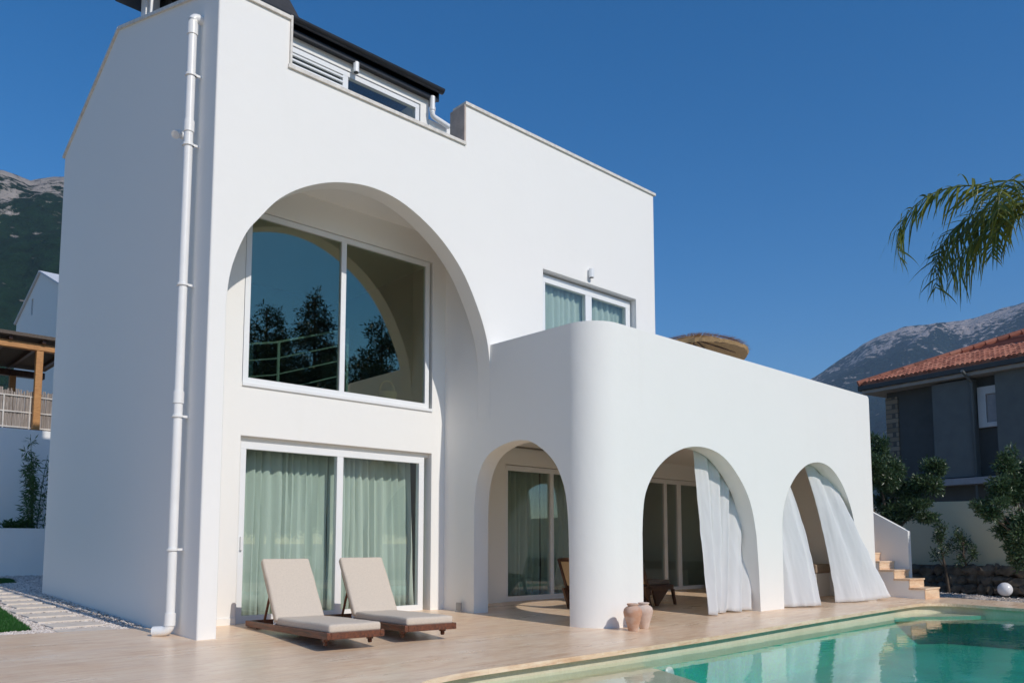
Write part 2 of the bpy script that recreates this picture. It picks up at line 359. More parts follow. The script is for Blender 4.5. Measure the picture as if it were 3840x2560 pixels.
bm = NB()                                            # window boards and trims
bx(bm, .905, 3.983, RY-.025, RY+.01, 3.085, 3.127); obj('window_sill', bm, PVC, villa)
bm = NB(); bx(bm, .93, 3.9, RY-.03, RY+.074, -.02, .029); bx(bm, 5.83, 12.17, 1.36, 1.429, .0, .049); obj('threshold', bm, STONE, villa)

# copings
def coping(a, b, wdt, th=.045, up=V((0, 0, 1)), over=.03):
    a, b = V(a), V(b); d = (b-a).normalized(); side = d.cross(up).normalized(); nrm = side.cross(d)
    vs = []
    for p in (a, b):
        for s_ in (-over, wdt+over):
            for h in (0, th): vs.append(p + side*s_ + nrm*h)
    return vs
def cop(bm, a, b, side, th=.045, lo=-.03, hi=.28):
    a, b, side = V(a), V(b), V(side); d = (b-a).normalized(); nrm = side.cross(d)
    if nrm.z < 0: nrm = -nrm
    vs = [bm.verts.new(p + side*s_ + nrm*h) for p in (a, b) for s_ in (lo, hi) for h in (0, th)]
    for q in ((0,1,3,2),(4,6,7,5),(0,4,5,1),(2,3,7,6),(0,2,6,4),(1,5,7,3)): bm.faces.new([vs[i] for i in q])
bm = NB()
cop(bm, (-.03, 0, 7.541), (.90, 0, 7.541), (0, 1, 0)); cop(bm, (.88, 0, 6.913), (3.735, 0, 6.913), (0, 1, 0)); cop(bm, (3.72, 0, 7.541), (8.35, 0, 7.541), (0, 1, 0))
bx(bm, .898, .925, -.028, .30, 6.96, 7.60)
cop(bm, (0, .09, 7.541), (0, 3.814, 8.881), (1, 0, 0)); cop(bm, (0, 3.814, 8.881), (0, 6.70, 7.882), (1, 0, 0))
obj('coping', bm, STONE, villa)
bm = NB(); bx(bm, 3.706, 3.735, -.012, .33, 6.96, 7.54); obj('notch_reveal', bm, PINKST, villa)
# dormer on the roof terrace, black eave and gutter
bm = NB()
panel(bm, (0, 1.0, 0), (1, 0, 0), (0, -1, 0), [(.202, 6.16), (3.8, 6.16), (3.8, 8.08), (.202, 8.08)], [[(.5, 6.3), (3.64, 6.3), (3.64, 7.935), (.5, 7.935)]], .2)
bx(bm, 3.6, 3.8, 1.201, 4.5, 6.16, 8.0); bx(bm, 3.801, 8.03, .98, 1.13, 6.16, 7.74)
obj('dormer_wall', bm, PL, villa)
f = window('dormer_window', .51, 3.63, 6.32, 7.93, 1.015, [(2.255, 2.345)], GLASSD, .075, .07)
bm = NB()
for z in (7.66, 7.735, 7.81): bx(bm, .59, 2.25, 1.0, 1.03, z-.014, z+.014)
obj('blind_slat', bm, PVC, f)
bm = NB(); bx(bm, .0, 3.92, .93, 1.3, 8.06, 8.10); bx(bm, .0, 3.93, .90, .932, 8.05, 8.20); obj('fascia', bm, BLACK, villa)
bm = NB()
pr = [(cos(a)*.066, sin(a)*.066) for a in [pi+pi*i/8 for i in range(9)]]
for x0_, x1_ in ((.0, 3.95),):
    A = [bm.verts.new((x0_, .832+p[0], 8.21+p[1])) for p in pr]; B = [bm.verts.new((x1_, .832+p[0], 8.21+p[1])) for p in pr]
    for i in range(8): bm.faces.new((A[i], B[i], B[i+1], A[i+1]))
    bm.faces.new(A); bm.faces.new(B[::-1])
obj('gutter', bm, BLACK, villa)
bm = NB()                                            # low roof over the dormer and the steep roof at the left
vs = [bm.verts.new(p) for p in ((1.5, .90, 8.205), (3.9, .90, 8.205), (3.9, 4.3, 8.65), (1.5, 4.3, 8.65), (1.5, .90, 8.105), (3.9, .90, 8.105), (3.9, 4.3, 8.55), (1.5, 4.3, 8.55))]
for q in ((0,1,2,3),(4,7,6,5),(0,4,5,1),(1,5,6,2),(2,6,7,3),(3,7,4,0)): bm.faces.new([vs[i] for i in q])
vs = [bm.verts.new(p) for p in ((.3, .9, 8.21), (1.56, .9, 8.21), (1.56, 2.9, 11.0), (.3, 2.9, 11.0), (.3, .9, 8.105), (1.56, .9, 8.105), (1.56, 3.0, 8.3), (.3, 3.0, 8.3))]
for q in ((0,1,2,3),(4,7,6,5),(0,4,5,1),(1,5,6,2),(2,6,7,3),(3,7,4,0)): bm.faces.new([vs[i] for i in q])
vs = [bm.verts.new(p) for p in ((.202, 3.7, 8.70), (4.1, 3.7, 8.70), (4.1, 6.66, 7.88), (.202, 6.66, 7.88), (.202, 3.7, 8.60), (4.1, 3.7, 8.60), (4.1, 6.66, 7.78), (.202, 6.66, 7.78))]
for q in ((0,1,2,3),(4,7,6,5),(0,4,5,1),(1,5,6,2),(2,6,7,3),(3,7,4,0)): bm.faces.new([vs[i] for i in q])
obj('dark_roof', bm, ROOFT, villa)
bm = NB()                                            # black canopy at the gable top on a white post
vs = [bm.verts.new(p) for p in ((.22, 2.30, 8.62), (-.28, 2.42, 8.66), (-.28, 3.6, 10.0), (.22, 1.5, 8.40), (.22, 2.30, 8.72), (-.28, 2.42, 8.76), (-.28, 3.6, 10.1), (.22, 1.5, 8.5))]
bx(bm, -.22, .5, 2.35, 3.3, 8.98, 9.08); bx(bm, .1, .6, 1.7, 2.36, 8.72, 9.08)
obj('roof_canopy', bm, BLACK, villa); 
bm = NB(); bx(bm, .03, .22, 2.72, 2.92, 8.45, 8.98); bx(bm, .05, .09, 2.58, 2.63, 8.4, 8.98); obj('canopy_post', bm, PVC, villa)
bm = NB(); tube(bm, [(3.80, .90, 8.08), (3.80, .90, 7.84)] , .042, 12); tube(bm, bend((3.80, .90, 7.86), (3.80, .90, 7.76), .05, (4.15, .92, 7.72)), .042, 12); tube(bm, [(3.80, .90, 7.85), (3.80, .90, 7.90)], .05, 12)
obj('roof_drainpipe', bm, PIPE, villa, 40)
# drainpipe on the gable
px, py = -.11, .50
bm = NB(); tube(bm, [(px, py, .14), (px, py, 7.28)], .052, 16)
tube(bm, bend((px, py, 7.2), (px, py, 7.36), .07, (.02, py-.0, 7.36)), .055, 16)
tube(bm, bend((px, py, .2), (px, py, .075), .08, (px-.13, py+.13, .065)), .056, 16)
for z in (7.20, 5.98, 2.72, .20): tube(bm, [(px, py, z-.07), (px, py, z+.07)], .062, 16)
dp = obj('drainpipe', bm, PIPE, villa, 40)
for z in (6.62, 5.75, 4.05, 2.50, .98):
    bm = NB(); tube(bm, [(px, py, z-.013), (px, py, z+.013)], .068, 16); bx(bm, px, .01, py-.045, py-.02, z-.013, z+.013); obj('pipe_clamp', bm, PIPE, dp, 40)
bm = NB(); tube(bm, [(0.01, .86, 6.03), (-.10, .86, 6.03)], .045, 14); tube(bm, [(-.09, .86, 6.04), (-.16, .80, 5.98)], .05, 14); obj('overflow_spout', bm, PIPE, villa, 40)
for (x, y, z) in ((6.47, -.055, 5.60), (2.42, .93, 7.99)):
    bm = NB(); tube(bm, [(x, y, z-.075), (x, y, z+.075)], .045, 20); bx(bm, x-.02, x+.02, y+.02, y+.075, z-.03, z+.03); o = obj('wall_lamp', bm, PVC, villa, 40)
    bm = NB(); tube(bm, [(x, y, z-.079), (x, y, z-.0755)], .034, 16); obj('lamp_glass', bm, BLACK, o)
bm = NB(); bx(bm, 4.86, 4.98, 1.368, 1.3795, .38, .50); obj('wall_socket', bm, PVC, villa)

# ------------------------------------------------------------------ curtains
def drape(name, Tp, Mp, Bp, mat, folds, amp, nu=140, nv=44, ph=0, ragged=0, fdir=(0, 1, 0), th=.004, a0=.35):
    Tp, Mp, Bp = [[V(p) for p in q] for q in (Tp, Mp, Bp)]; fd = V(fdir)
    def ev(P, u):
        u *= len(P)-1; i = min(int(u), len(P)-2); return P[i].lerp(P[i+1], u-i)
    vs, fs = [], []
    for j in range(nv+1):
        v = j/nv
        for i in range(nu+1):
            u = i/nu; p = ev(Tp, u)*(1-v)**2 + ev(Mp, u)*2*v*(1-v) + ev(Bp, u)*v*v
            uu = u + .022*sin(9*u+ph*3) + .014*sin(23*u+ph) + .008*sin(3*v+19*u)
            k = sin(2*pi*folds*uu+ph) + .35*sin(2*pi*folds*1.9*uu+1.3+ph+v)
            p = p + fd*(amp*(a0+(1-a0)*v)*k + .022*v*noise.noise(V((p.x*5+ph, p.z*2.2, p.y*5))) + .008*noise.noise(V((p.x*17, p.z*6, ph)))) + V((.3*amp*sin(4*pi*folds*uu)*v, 0, ragged*v*v*sin(2*pi*folds*uu*.7+ph)))
            vs.append(p)
    for j in range(nv):
        for i in range(nu):
            a = j*(nu+1)+i; fs.append((a, a+1, a+nu+2, a+nu+1))
    o = raw(name, [tuple(p) for p in vs], fs, mat, None, 80)
    s_ = o.modifiers.new('cloth', 'SOLIDIFY'); s_.thickness = th
    return o
def flat_drape(x0, x1, y, zb, zt, mat, folds, amp, ph=0, name='curtain', skew=0):
    return drape(name, [(x0, y, zt), (x1-skew, y, zt)], [(x0, y, (zb+zt)/2), (x1-skew*.5, y, (zb+zt)/2)], [(x0, y, zb), (x1, y, zb)], mat, folds, amp, int(40*(x1-x0))+10, 8, ph, a0=1)
tag(flat_drape(.98, 2.42, 1.50, .05, 2.42, SHEER, 13, .032, 0), 'pale green sheer curtain behind the left pane of the wide sliding door', 'curtain')
tag(flat_drape(2.43, 3.97, 1.50, .05, 2.42, SHEER, 12, .034, 1.2, skew=.10), 'pale sheer curtain pulled aside behind the right pane of the wide sliding door', 'curtain')
tag(flat_drape(5.42, 6.56, .262, 3.1, 5.42, SHEER, 8, .022, .4), 'sheer curtain in the left pane of the small upper window', 'curtain')
tag(flat_drape(6.60, 7.72, .262, 3.1, 5.42, SHEER, 8, .022, 2.0), 'sheer curtain in the right pane of the small upper window', 'curtain')
tag(flat_drape(5.9, 7.0, 1.78, .06, 2.5, GREY, 8, .035, .8), 'dim grey curtain behind the glass door seen through the side arch', 'curtain')
tag(flat_drape(7.05, 8.15, 1.78, .06, 2.5, GREY, 8, .035, 2.8), 'grey curtain behind the half hidden right pane of the side arch door', 'curtain')
c1 = drape('porch_curtain', [(6.90, -1.72, 2.70), (8.5, -1.70, 2.70)], [(7.0, -1.75, 1.3), (8.4, -1.74, 1.3)], [(6.86, -1.99, -.02), (7.25, -1.86, .0), (8.10, -1.93, -.01)], LINEN, 4.6, .06, ph=.5, ragged=.012)
tag(c1, 'white linen curtain hanging in the wide middle arch, gathered at its right side', 'curtain', 'porch curtains')
c2 = drape('porch_curtain', [(8.75, -1.72, 2.65), (9.42, -1.72, 2.65)], [(8.8, -1.78, 1.4), (10.1, -1.92, 1.5)], [(8.97, -1.96, -.01), (9.75, -2.30, .0)], LINEN, 2.2, .028, ph=1.1, nu=90)
tag(c2, 'narrow white linen curtain blowing out at the left edge of the last arch', 'curtain', 'porch curtains')
c3 = drape('porch_curtain', [(10.36, -1.72, 2.62), (11.30, -1.72, 2.55)], [(10.9, -1.86, 1.45), (11.36, -2.16, 1.5)], [(10.74, -2.08, -.01), (11.5, -2.34, .0), (12.33, -2.42, .04)], LINEN, 1.7, .035, ph=2.2, nu=130, a0=.6)
tag(c3, 'wide white linen curtain billowing out of the last arch over the wall on its right', 'curtain', 'porch curtains')

# ------------------------------------------------------------------ terrace, pool, ground
POOL = catmull([(.02, -8.6), (-.02, -6.4), (.02, -4.7), (.13, -3.95), (.30, -3.58), (.50, -3.40), (.75, -3.31), (1.05, -3.27), (1.6, -3.26), (3.0, -3.28), (5.0, -3.28), (7.5, -3.18), (10.0, -3.10), (11.7, -3.07), (12.15, -3.14), (12.45, -3.38), (12.53, -3.75), (12.52, -4.3), (12.55, -5.5), (12.6, -7.5)], 5) + [(12.3, -9.2), (.3, -9.2)]
WZ = -.215
def sheet(name, outer, holes, zf, mat, kind='structure', th=0):
    loops = [list(outer)] + [list(h) for h in holes]; flat = [p for L_ in loops for p in L_]
    tri = tessellate_polygon([[V((x, y, 0)) for x, y in L_] for L_ in loops])
    vs = [(x, y, zf(x, y)) for x, y in flat]; fs = [tuple(t) for t in tri]
    if th:
        N = len(vs); vs += [(x, y, z-th) for x, y, z in vs]; k = 0
        for L_ in loops:
            for i in range(len(L_)): j = (i+1) % len(L_); fs.append((k+i, k+j, N+k+j, N+k+i))
            k += len(L_)
        fs += [tuple(a+N for a in t) for t in tri]
    bm = NB(); v = [bm.verts.new(p) for p in vs]
    for f_ in fs:
        try: bm.faces.new([v[i] for i in f_])
        except ValueError: pass
    bmesh.ops.recalc_face_normals(bm, faces=bm.faces); bm.normal_update()
    if not th:
        for f_ in bm.faces:
            if f_.normal.z < 0: f_.normal_flip()
    me = bpy.data.meshes.new(name); bm.to_mesh(me); bm.free(); o = link(name, me, mat); o['kind'] = kind; return o
sheet('terrace', [(-16, -18), (14.0, -18), (14.0, -2.86), (13.84, -2.80), (13.84, 1.5), (.25, 1.5), (.02, 1.37), (-1.52, 1.66), (-16, 4.4)], [POOL], z0, TRAV, th=.05)
def inset(P, d):
    c = V((6.2, -6.2)); out = []
    n_ = len(P)
    for i in range(n_):
        a, b = V(P[i-1]), V(P[(i+1) % n_]); t_ = (b-a).normalized(); nn = V((t_.y, -t_.x))
        out.append((P[i][0]+nn.x*d, P[i][1]+nn.y*d))
    return out
POOLI = inset(POOL, -.085)
q = NT('pool_tile'); v = q.coords(); f = q.noise(v, 3, 5); g_ = q.noise(q.coords((1, 1, 1)), 40, 2)
c = q.ramp(f, [(.3, (.60, .55, .40)), (.7, (.72, .67, .52))]); c = q.mix(q.ramp(g_, [(.4, 0.), (.65, .35)]), c, (.52, .45, .30))
q.pbr(Base_Color=c, Roughness=.6); CREAM = q.m
q = NT('green_mosaic'); v = q.coords((8, 8, 8)); vo = q.n('ShaderNodeTexVoronoi'); q.l(v, vo.inputs['Vector']); vo.inputs['Scale'].default_value = 6
c = q.ramp(q.noise(q.coords(), 1.2, 4), [(.3, (.016, .34, .265)), (.7, (.035, .50, .40))]); c = q.mix(.35, c, vo.outputs['Color'], 'SOFT_LIGHT')
q.pbr(Base_Color=c, Roughness=.5); TEAL = q.m
bm = NB(); zs = [None, -.34, -1.5]                    # basin shell: cream band over teal sides
tops = [bm.verts.new((x, y, z0(x, y)-.048)) for x, y in POOLI]; m1 = [bm.verts.new((x, y, -.33)) for x, y in POOLI]; m2 = [bm.verts.new((x, y, -.78)) for x, y in POOLI]
n_ = len(POOLI)
for i in range(n_):
    j = (i+1) % n_
    bm.faces.new((tops[i], tops[j], m1[j], m1[i])); bm.faces.new((m1[i], m1[j], m2[j], m2[i])).material_index = 1
fl = tessellate_polygon([[V((x, y, 0)) for x, y in POOLI]])
for t_ in fl: bm.faces.new([m2[i] for i in t_]).material_index = 1
obj('pool_basin', bm, [CREAM, TEAL])['kind'] = 'structure'
def shelf(name, poly, zt):
    o = sheet(name, poly, [], lambda x, y: zt, CREAM, th=.07 if zt > -.26 else .45); o.data.materials.append(TEAL)
    for p in o.data.polygons:
        if abs(p.normal.z) < .5: p.material_index = 1
    return o
shelf('pool_shelf', [(-.1, -9.3), (-.1, -3.1), (3.72, -3.1), (3.62, -3.45), (3.3, -4.1), (2.75, -5.0), (2.2, -6.0), (1.9, -7.2), (1.8, -9.3)], -.30)
shelf('pool_shelf', [(11.0, -3.0), (12.7, -3.0), (12.7, -4.0), (12.3, -3.8), (11.8, -3.5)], -.235)
# water: a closed body with a rippled top
q = NT('pool_water'); vv = q.coords((1, 1.7, 1)); h = q.noise(vv, 5.5, 3, .5, .4); h2 = q.noise(vv, 1.1, 2)
nrm = q.bump(q.math('ADD', q.math('MULTIPLY', h, .35), h2), .085, .05)
tr = q.n('ShaderNodeBsdfTransparent'); q.set(tr, Color=(.90, .985, .96))
gl = q.n('ShaderNodeBsdfGlossy'); q.set(gl, Color=(1, 1, 1), Roughness=.0, Normal=nrm)
ge = q.n('ShaderNodeNewGeometry'); dp_ = q.n('ShaderNodeVectorMath', operation='DOT_PRODUCT'); q.l(nrm, dp_.inputs[0]); q.l(ge.outputs['Incoming'], dp_.inputs[1])
fac = q.math('MULTIPLY_ADD', q.math('POWER', q.math('SUBTRACT', 1, q.math('ABSOLUTE', dp_.outputs['Value'])), 5), .80, .02)
mx = q.n('ShaderNodeMixShader'); q.l(fac, mx.inputs[0]); q.l(tr.outputs[0], mx.inputs[1]); q.l(gl.outputs[0], mx.inputs[2]); q.l(mx.outputs[0], q.out.inputs['Surface'])
sheet('pool_water', POOLI, [], lambda x, y: WZ, q.m)
bm = NB(); lathe(bm, [(.0, 0), (.085, 0), (.085, .012), (.065, .03), (.03, .04), (.0, .041)], 28, (0, 0, 0))
o = obj('pool_light', bm, simple('pool_fitting', (.75, .8, .8), .3), None, 40); o.rotation_euler = (R(90), 0, 0); o.location = (3.95, -3.335, -.40)
tag(o, 'round white underwater light set in the pool wall below the two clay jars', 'pool light')

# surrounding ground
GRAV = simple('gravel_bed', (.50, .44, .39), .9, .3, 45, .8, 60)
SOIL = simple('dry_soil', (.26, .22, .16), .95, .3, 1.5, .3, 20)
sheet('ground', [(-4500, -4500), (4500, -4500), (4500, 4500), (-4500, 4500)], [[(-.3, -9.6), (13.0, -9.6), (13.0, -2.9), (-.3, -2.9)]], lambda x, y: -.42, SOIL)
def grid_sheet(name, x0, x1, y0, y1, nx, ny, zf, mat, clip=None):
    vs = [(x0+(x1-x0)*i/nx, y0+(y1-y0)*j/ny) for j in range(ny+1) for i in range(nx+1)]
    fs = [(j*(nx+1)+i, j*(nx+1)+i+1, (j+1)*(nx+1)+i+1, (j+1)*(nx+1)+i) for j in range(ny) for i in range(nx)]
    o = raw(name, [(x, y, zf(x, y)) for x, y in vs], fs, mat, None, 60); o['kind'] = 'structure'; return o
sheet('gravel_yard', [(-8, 2.6), (-1.52, 1.66), (.02, 1.37), (.02, 6.6), (6, 6.7), (6, 11.2), (-8, 11.2)], [], lambda x, y: gz(x, y)-.035, GRAV)
sheet('gravel_garden', [(13.9, -9), (17.2, -9), (17.2, 3), (13.85, 3), (13.85, -2.8)], [], lambda x, y: z0(x, y)-.03, GRAV)
def stones(name, spots, mat, smin, smax, label=None):
    vs, fs = [], []
    base = [V(p).normalized() for p in ((1,0,0),(-1,0,0),(0,1,0),(0,-1,0),(0,0,1),(0,0,-1))]
    tris = ((0,2,4),(2,1,4),(1,3,4),(3,0,4),(2,0,5),(1,2,5),(3,1,5),(0,3,5))
    for (x, y, z) in spots:
        s_ = smin+(smax-smin)*rng.random()**2; a = rng.random()*6.3; k = len(vs); fl_ = (.8+.6*rng.random(), .7+.5*rng.random(), .5+.4*rng.random())
        for b in base:
            j = .75+.5*rng.random(); p = V((b.x*fl_[0]*j, b.y*fl_[1]*j, b.z*fl_[2]*j))*s_
            vs.append((x+p.x*cos(a)-p.y*sin(a), y+p.x*sin(a)+p.y*cos(a), z+p.z*.9+s_*.25))
        fs += [tuple(k+i for i in t) for t in tris]
    o = raw(name, vs, fs, mat); o['kind'] = 'stuff'; return o
q = NT('pebble'); g_ = q.n('ShaderNodeNewGeometry')
q.pbr(Base_Color=q.ramp(g_.outputs['Random Per Island'], [(0., (.30, .25, .22)), (.3, (.54, .47, .42)), (1., (.76, .68, .62))]), Roughness=.85); PEB = q.m
PAV = [(-.95+.03*(k % 2)+.02*k*(k > 4), -.36+.04*((k*7) % 3)/2, 1.66+k*.60) for k in range(14)]
def in_pav(x, y):
    for (a, b, yy) in PAV:
        if a-.02 < x < b+.02 and yy-.28 < y < yy+.28: return True
    return False
def lawn(x, y): return x < -.80-.16*(1-min(1, (y-2)/8)) - max(0, .30-(y-2.0))*0 and y > 2.0 + .06*(x+1.1) and y < 7.4 and x < -1.12 + .06*(y-2.0)
sp = []
while len(sp) < 21000:
    y = 1.4+9.6*rng.random()**1.9; x = -1.9+1.95*rng.random()+ (max(0, y-6.7)*rng.random() if y > 6.7 else 0)
    if y < 1.37-.19*x or (x > -.01 and y < 6.7) or lawn(x, y) or (in_pav(x, y) and rng.random() < .985): continue
    sp.append((x, y, gz(x, y)-.032))
for i in range(700):                                   # darker, larger stones kept along the wall
    y = 1.7+4.6*rng.random(); sp.append((-.03-.16*rng.random()**1.5, y, gz(-.1, y)-.01))
for i in range(3500):
    x = 13.95+2.4*rng.random(); y = -6+4.6*rng.random(); sp.append((x, y, z0(x, y)-.025))
stones('pebbles', sp, PEB, .010, .026)
PSTONE = simple('paver_stone', (.68, .59, .50), .8, .1, 10, .3, 50)
bm = NB()
for (a, b, yy) in PAV: rbx(bm, a, b, yy-.275, yy+.275, gz(-.6, yy)-.05, gz(-.6, yy)-.012, .008)
obj('path', bm, PSTONE)['kind'] = 'structure'
TURF = m_leaf('turf', (.012, .07, .008), (.03, .15, .018), .2, .6)
sheet('lawn_base', [(-1.14, 2.04), (-.80, 7.3), (-6, 7.3), (-6, 2.04)], [], lambda x, y: gz(x, y)-.026, simple('turf_base', (.02, .07, .012), .9))
def grass(name, n, fn, hgt):
    vs, fs = [], []
    while n:
        x, y = fn()
        if x is None: continue
        n -= 1; z = gz(x, y)-.026; a = rng.random()*6.3; h_ = hgt*(.6+.7*rng.random()); k = len(vs)
        dx, dy = cos(a)*.004, sin(a)*.004; lx, ly = (rng.random()-.5)*h_*.8, (rng.random()-.5)*h_*.8
        vs += [(x-dx, y-dy, z), (x+dx, y+dy, z), (x+lx, y+ly, z+h_)]; fs.append((k, k+1, k+2))
    o = raw(name, vs, fs, TURF); o['kind'] = 'stuff'
sheet('lawn_base', [(-3, 8.9), (-.1, 9.2), (.22, 9.75), (-.2, 10.1), (-3, 10.1)], [], lambda x, y: gz(x, y)-.022, simple('turf_base', (.02, .07, .012), .9))
def lf2():
    x, y = -1.2+1.35*rng.random(), 9+1.05*rng.random()
    return (x, y) if x < .1 or 9.4 < y < 9.95 else (None, None)
grass('lawn_grass', 9000, lf2, .045)
def lf():
    y = 2.04+5.2*rng.random()**1.4; x = -2.3+1.55*rng.random()
    return (x, y) if x < -1.14+.065*(y-2.04) else (None, None)
grass('lawn_grass', 42000, lf, .04)

# ------------------------------------------------------------------ stairs at the far end
st = thing('garden_staircase', 'travertine steps with a white side wall rising beside the porch wing', 'staircase')
bm = NB(); sx0, sx1 = 13.07, 13.80
for k in range(7):
    bx(bm, sx0+.004, sx1-.004, -2.78+k*.285+.012, -2.78+(k+1)*.285+.012 + (0 if k < 6 else .8), -.2, .17*(k+1)-.02)
obj('stringer', bm, PL, st)
for k in range(7):
    bm = NB(); y = -2.78+k*.285
    bx(bm, sx0-.02, sx1+.03, y-.015, y+.30, .17*(k+1)-.019, .17*(k+1)+.012); bx(bm, sx0, sx1+.01, y, y+.011, .17*k+.013 if k else -.06, .17*(k+1)-.02)
    obj('step', bm, TRAV, st)
bm = NB()
panel(bm, (13.96, 0, 0), (0, 1, 0), (1, 0, 0), [(-2.22, -.2), (1.2, -.2), (1.2, 3.1), (.3, 2.9), (-1.5, 1.72), (-2.22, 1.30)], [], .14)
obj('side_wall', bm, PL, st)

# ------------------------------------------------------------------ sun loungers
WOOD = m_wood('oiled_wood', (.045, .016, .008), (.21, .062, .024), .5, (12, 1, 12)); CUSH = simple('cushion_cloth', (.62, .53, .435), .9, .06, 60, .25, 260)
def lounger():
    t = thing('sun_lounger', '', 'sun lounger', group='sun loungers in front of the sliding door')
    L_, W_ = 2.14, .64; h = L_/2; wv = W_/2
    bm = NB()
    hb = h+.30
    rbx(bm, -wv, -wv+.045, -h, hb, .075, .145, .006); rbx(bm, wv-.045, wv, -h, hb, .075, .145, .006)
    rbx(bm, -wv+.045, wv-.045, -h, -h+.045, .075, .145, .006); rbx(bm, -wv+.045, wv-.045, hb-.045, hb, .075, .145, .006)
    rbx(bm, -wv+.045, wv-.045, .56-.06+.0, .56-.01, .08, .13, .006)
    for k in range(13): bx(bm, -wv+.045, wv-.045, -h+.1+k*.118, -h+.16+k*.118, .105, .128)
    obj('frame', bm, WOOD, t)
    for sx in (-1, 1):
        for sy in (-1, 1):
            bm = NB(); x, y = sx*(wv-.07), sy*(h-.2)+(.22 if sy > 0 else 0)
            rbx(bm, x-.028, x+.028, y-.028, y+.028, .04, .08, .004); tube(bm, [(x-.014, y, .024), (x+.014, y, .024)], .024, 14); obj('leg', bm, WOOD, t)
    bm = NB(); soft(bm, -wv+.03, wv-.03, -h+.02, .43, .135, .222, .028, None, .007, 3); obj('seat_cushion', bm, CUSH, t, 60)
    M = Matrix.Translation((0, .43, .15)) @ Matrix.Rotation(R(54), 4, 'X')
    bm = NB(); soft(bm, -wv+.015, wv-.03, .0, .87, -.0, .085, .028, M, .007, 9); obj('back_cushion', bm, CUSH, t, 60)
    bm = NB()
    for s_ in (-1, 1): rbx(bm, s_*(wv-.06)-.018, s_*(wv-.06)+.018, -.02, .72, -.05, -.005, .004, 2, M)
    for k in range(6): bx(bm, -wv+.05, wv-.05, .06+k*.12, .11+k*.12, -.025, -.005, M)
    obj('backrest_frame', bm, WOOD, t)
    for s_ in (-1, 1):
        bm = NB(); tube(bm, [(s_*(wv-.09), .72, .58), (s_*(wv-.09), .97, .12)], .016, 8); obj('prop', bm, WOOD, t)
    bm = NB()
    for k in range(1): tube(bm, [(-wv+.035, .40, .18), (-wv+.02, .44, .14), (-wv+.03, .47, .19)], .01, 6)
    obj('tie_strap', bm, LINEN, t)
    return t
l1 = lounger(); l1.location = (1.085, -.60, z0(1.08, -.6)); l1.rotation_euler = (R(-1.4), 0, R(-6.3)); l1['label'] = 'beige cushioned wooden sun lounger on the left, nearest the drainpipe corner'
l2 = dup(l1); l2.location = (2.115, -.58, z0(2.1, -.58)); l2.rotation_euler = (R(-1.4), 0, R(-9.5)); l2['label'] = 'beige cushioned wooden sun lounger on the right, nearer the side arch'

# ------------------------------------------------------------------ jars
q = NT('terracotta'); f = q.noise(q.coords(obj=True), 5, 4); sp_ = q.noise(q.coords((1, 1, 2), obj=True), 3.2, 3)
c = q.ramp(f, [(.35, (.50, .27, .17)), (.65, (.60, .38, .27))]); c = q.mix(q.ramp(sp_, [(.42, 0.), (.6, .75)]), c, (.66, .52, .43))
q.pbr(Base_Color=c, Roughness=.85, Normal=q.bump(f, .2, .01)); TC = q.m
q = NT('pale_terracotta'); f = q.noise(q.coords(obj=True), 6, 4)
q.pbr(Base_Color=q.ramp(f, [(.35, (.58, .43, .35)), (.65, (.70, .58, .50))]), Roughness=.85, Normal=q.bump(f, .2, .01)); TCP = q.m
def jar(loc, s_, mat, label):
    bm = NB()
    prof = [(.0, .0), (.055, .0), (.062, .01), (.075, .06), (.098, .14), (.116, .20), (.121, .235), (.112, .275), (.085, .30), (.066, .308), (.064, .318), (.074, .326), (.076, .338), (.070, .343), (.060, .338), (.056, .318), (.07, .30), (.10, .25), (.0, .2)]
    lathe(bm, [(r*s_, z*s_) for r, z in prof], 40)
    o = obj('clay_jar', bm, mat, None, 45); o.location = loc; return tag(o, label, 'jar', 'clay jars by the rounded pillar')
jar((4.56, -2.36, z0(4.56, -2.36)), .99, TC, 'orange terracotta jar in front, stained darker on its left shoulder')
jar((4.86, -2.30, z0(4.86, -2.3)), .97, TCP, 'paler pinkish jar half behind the orange jar')

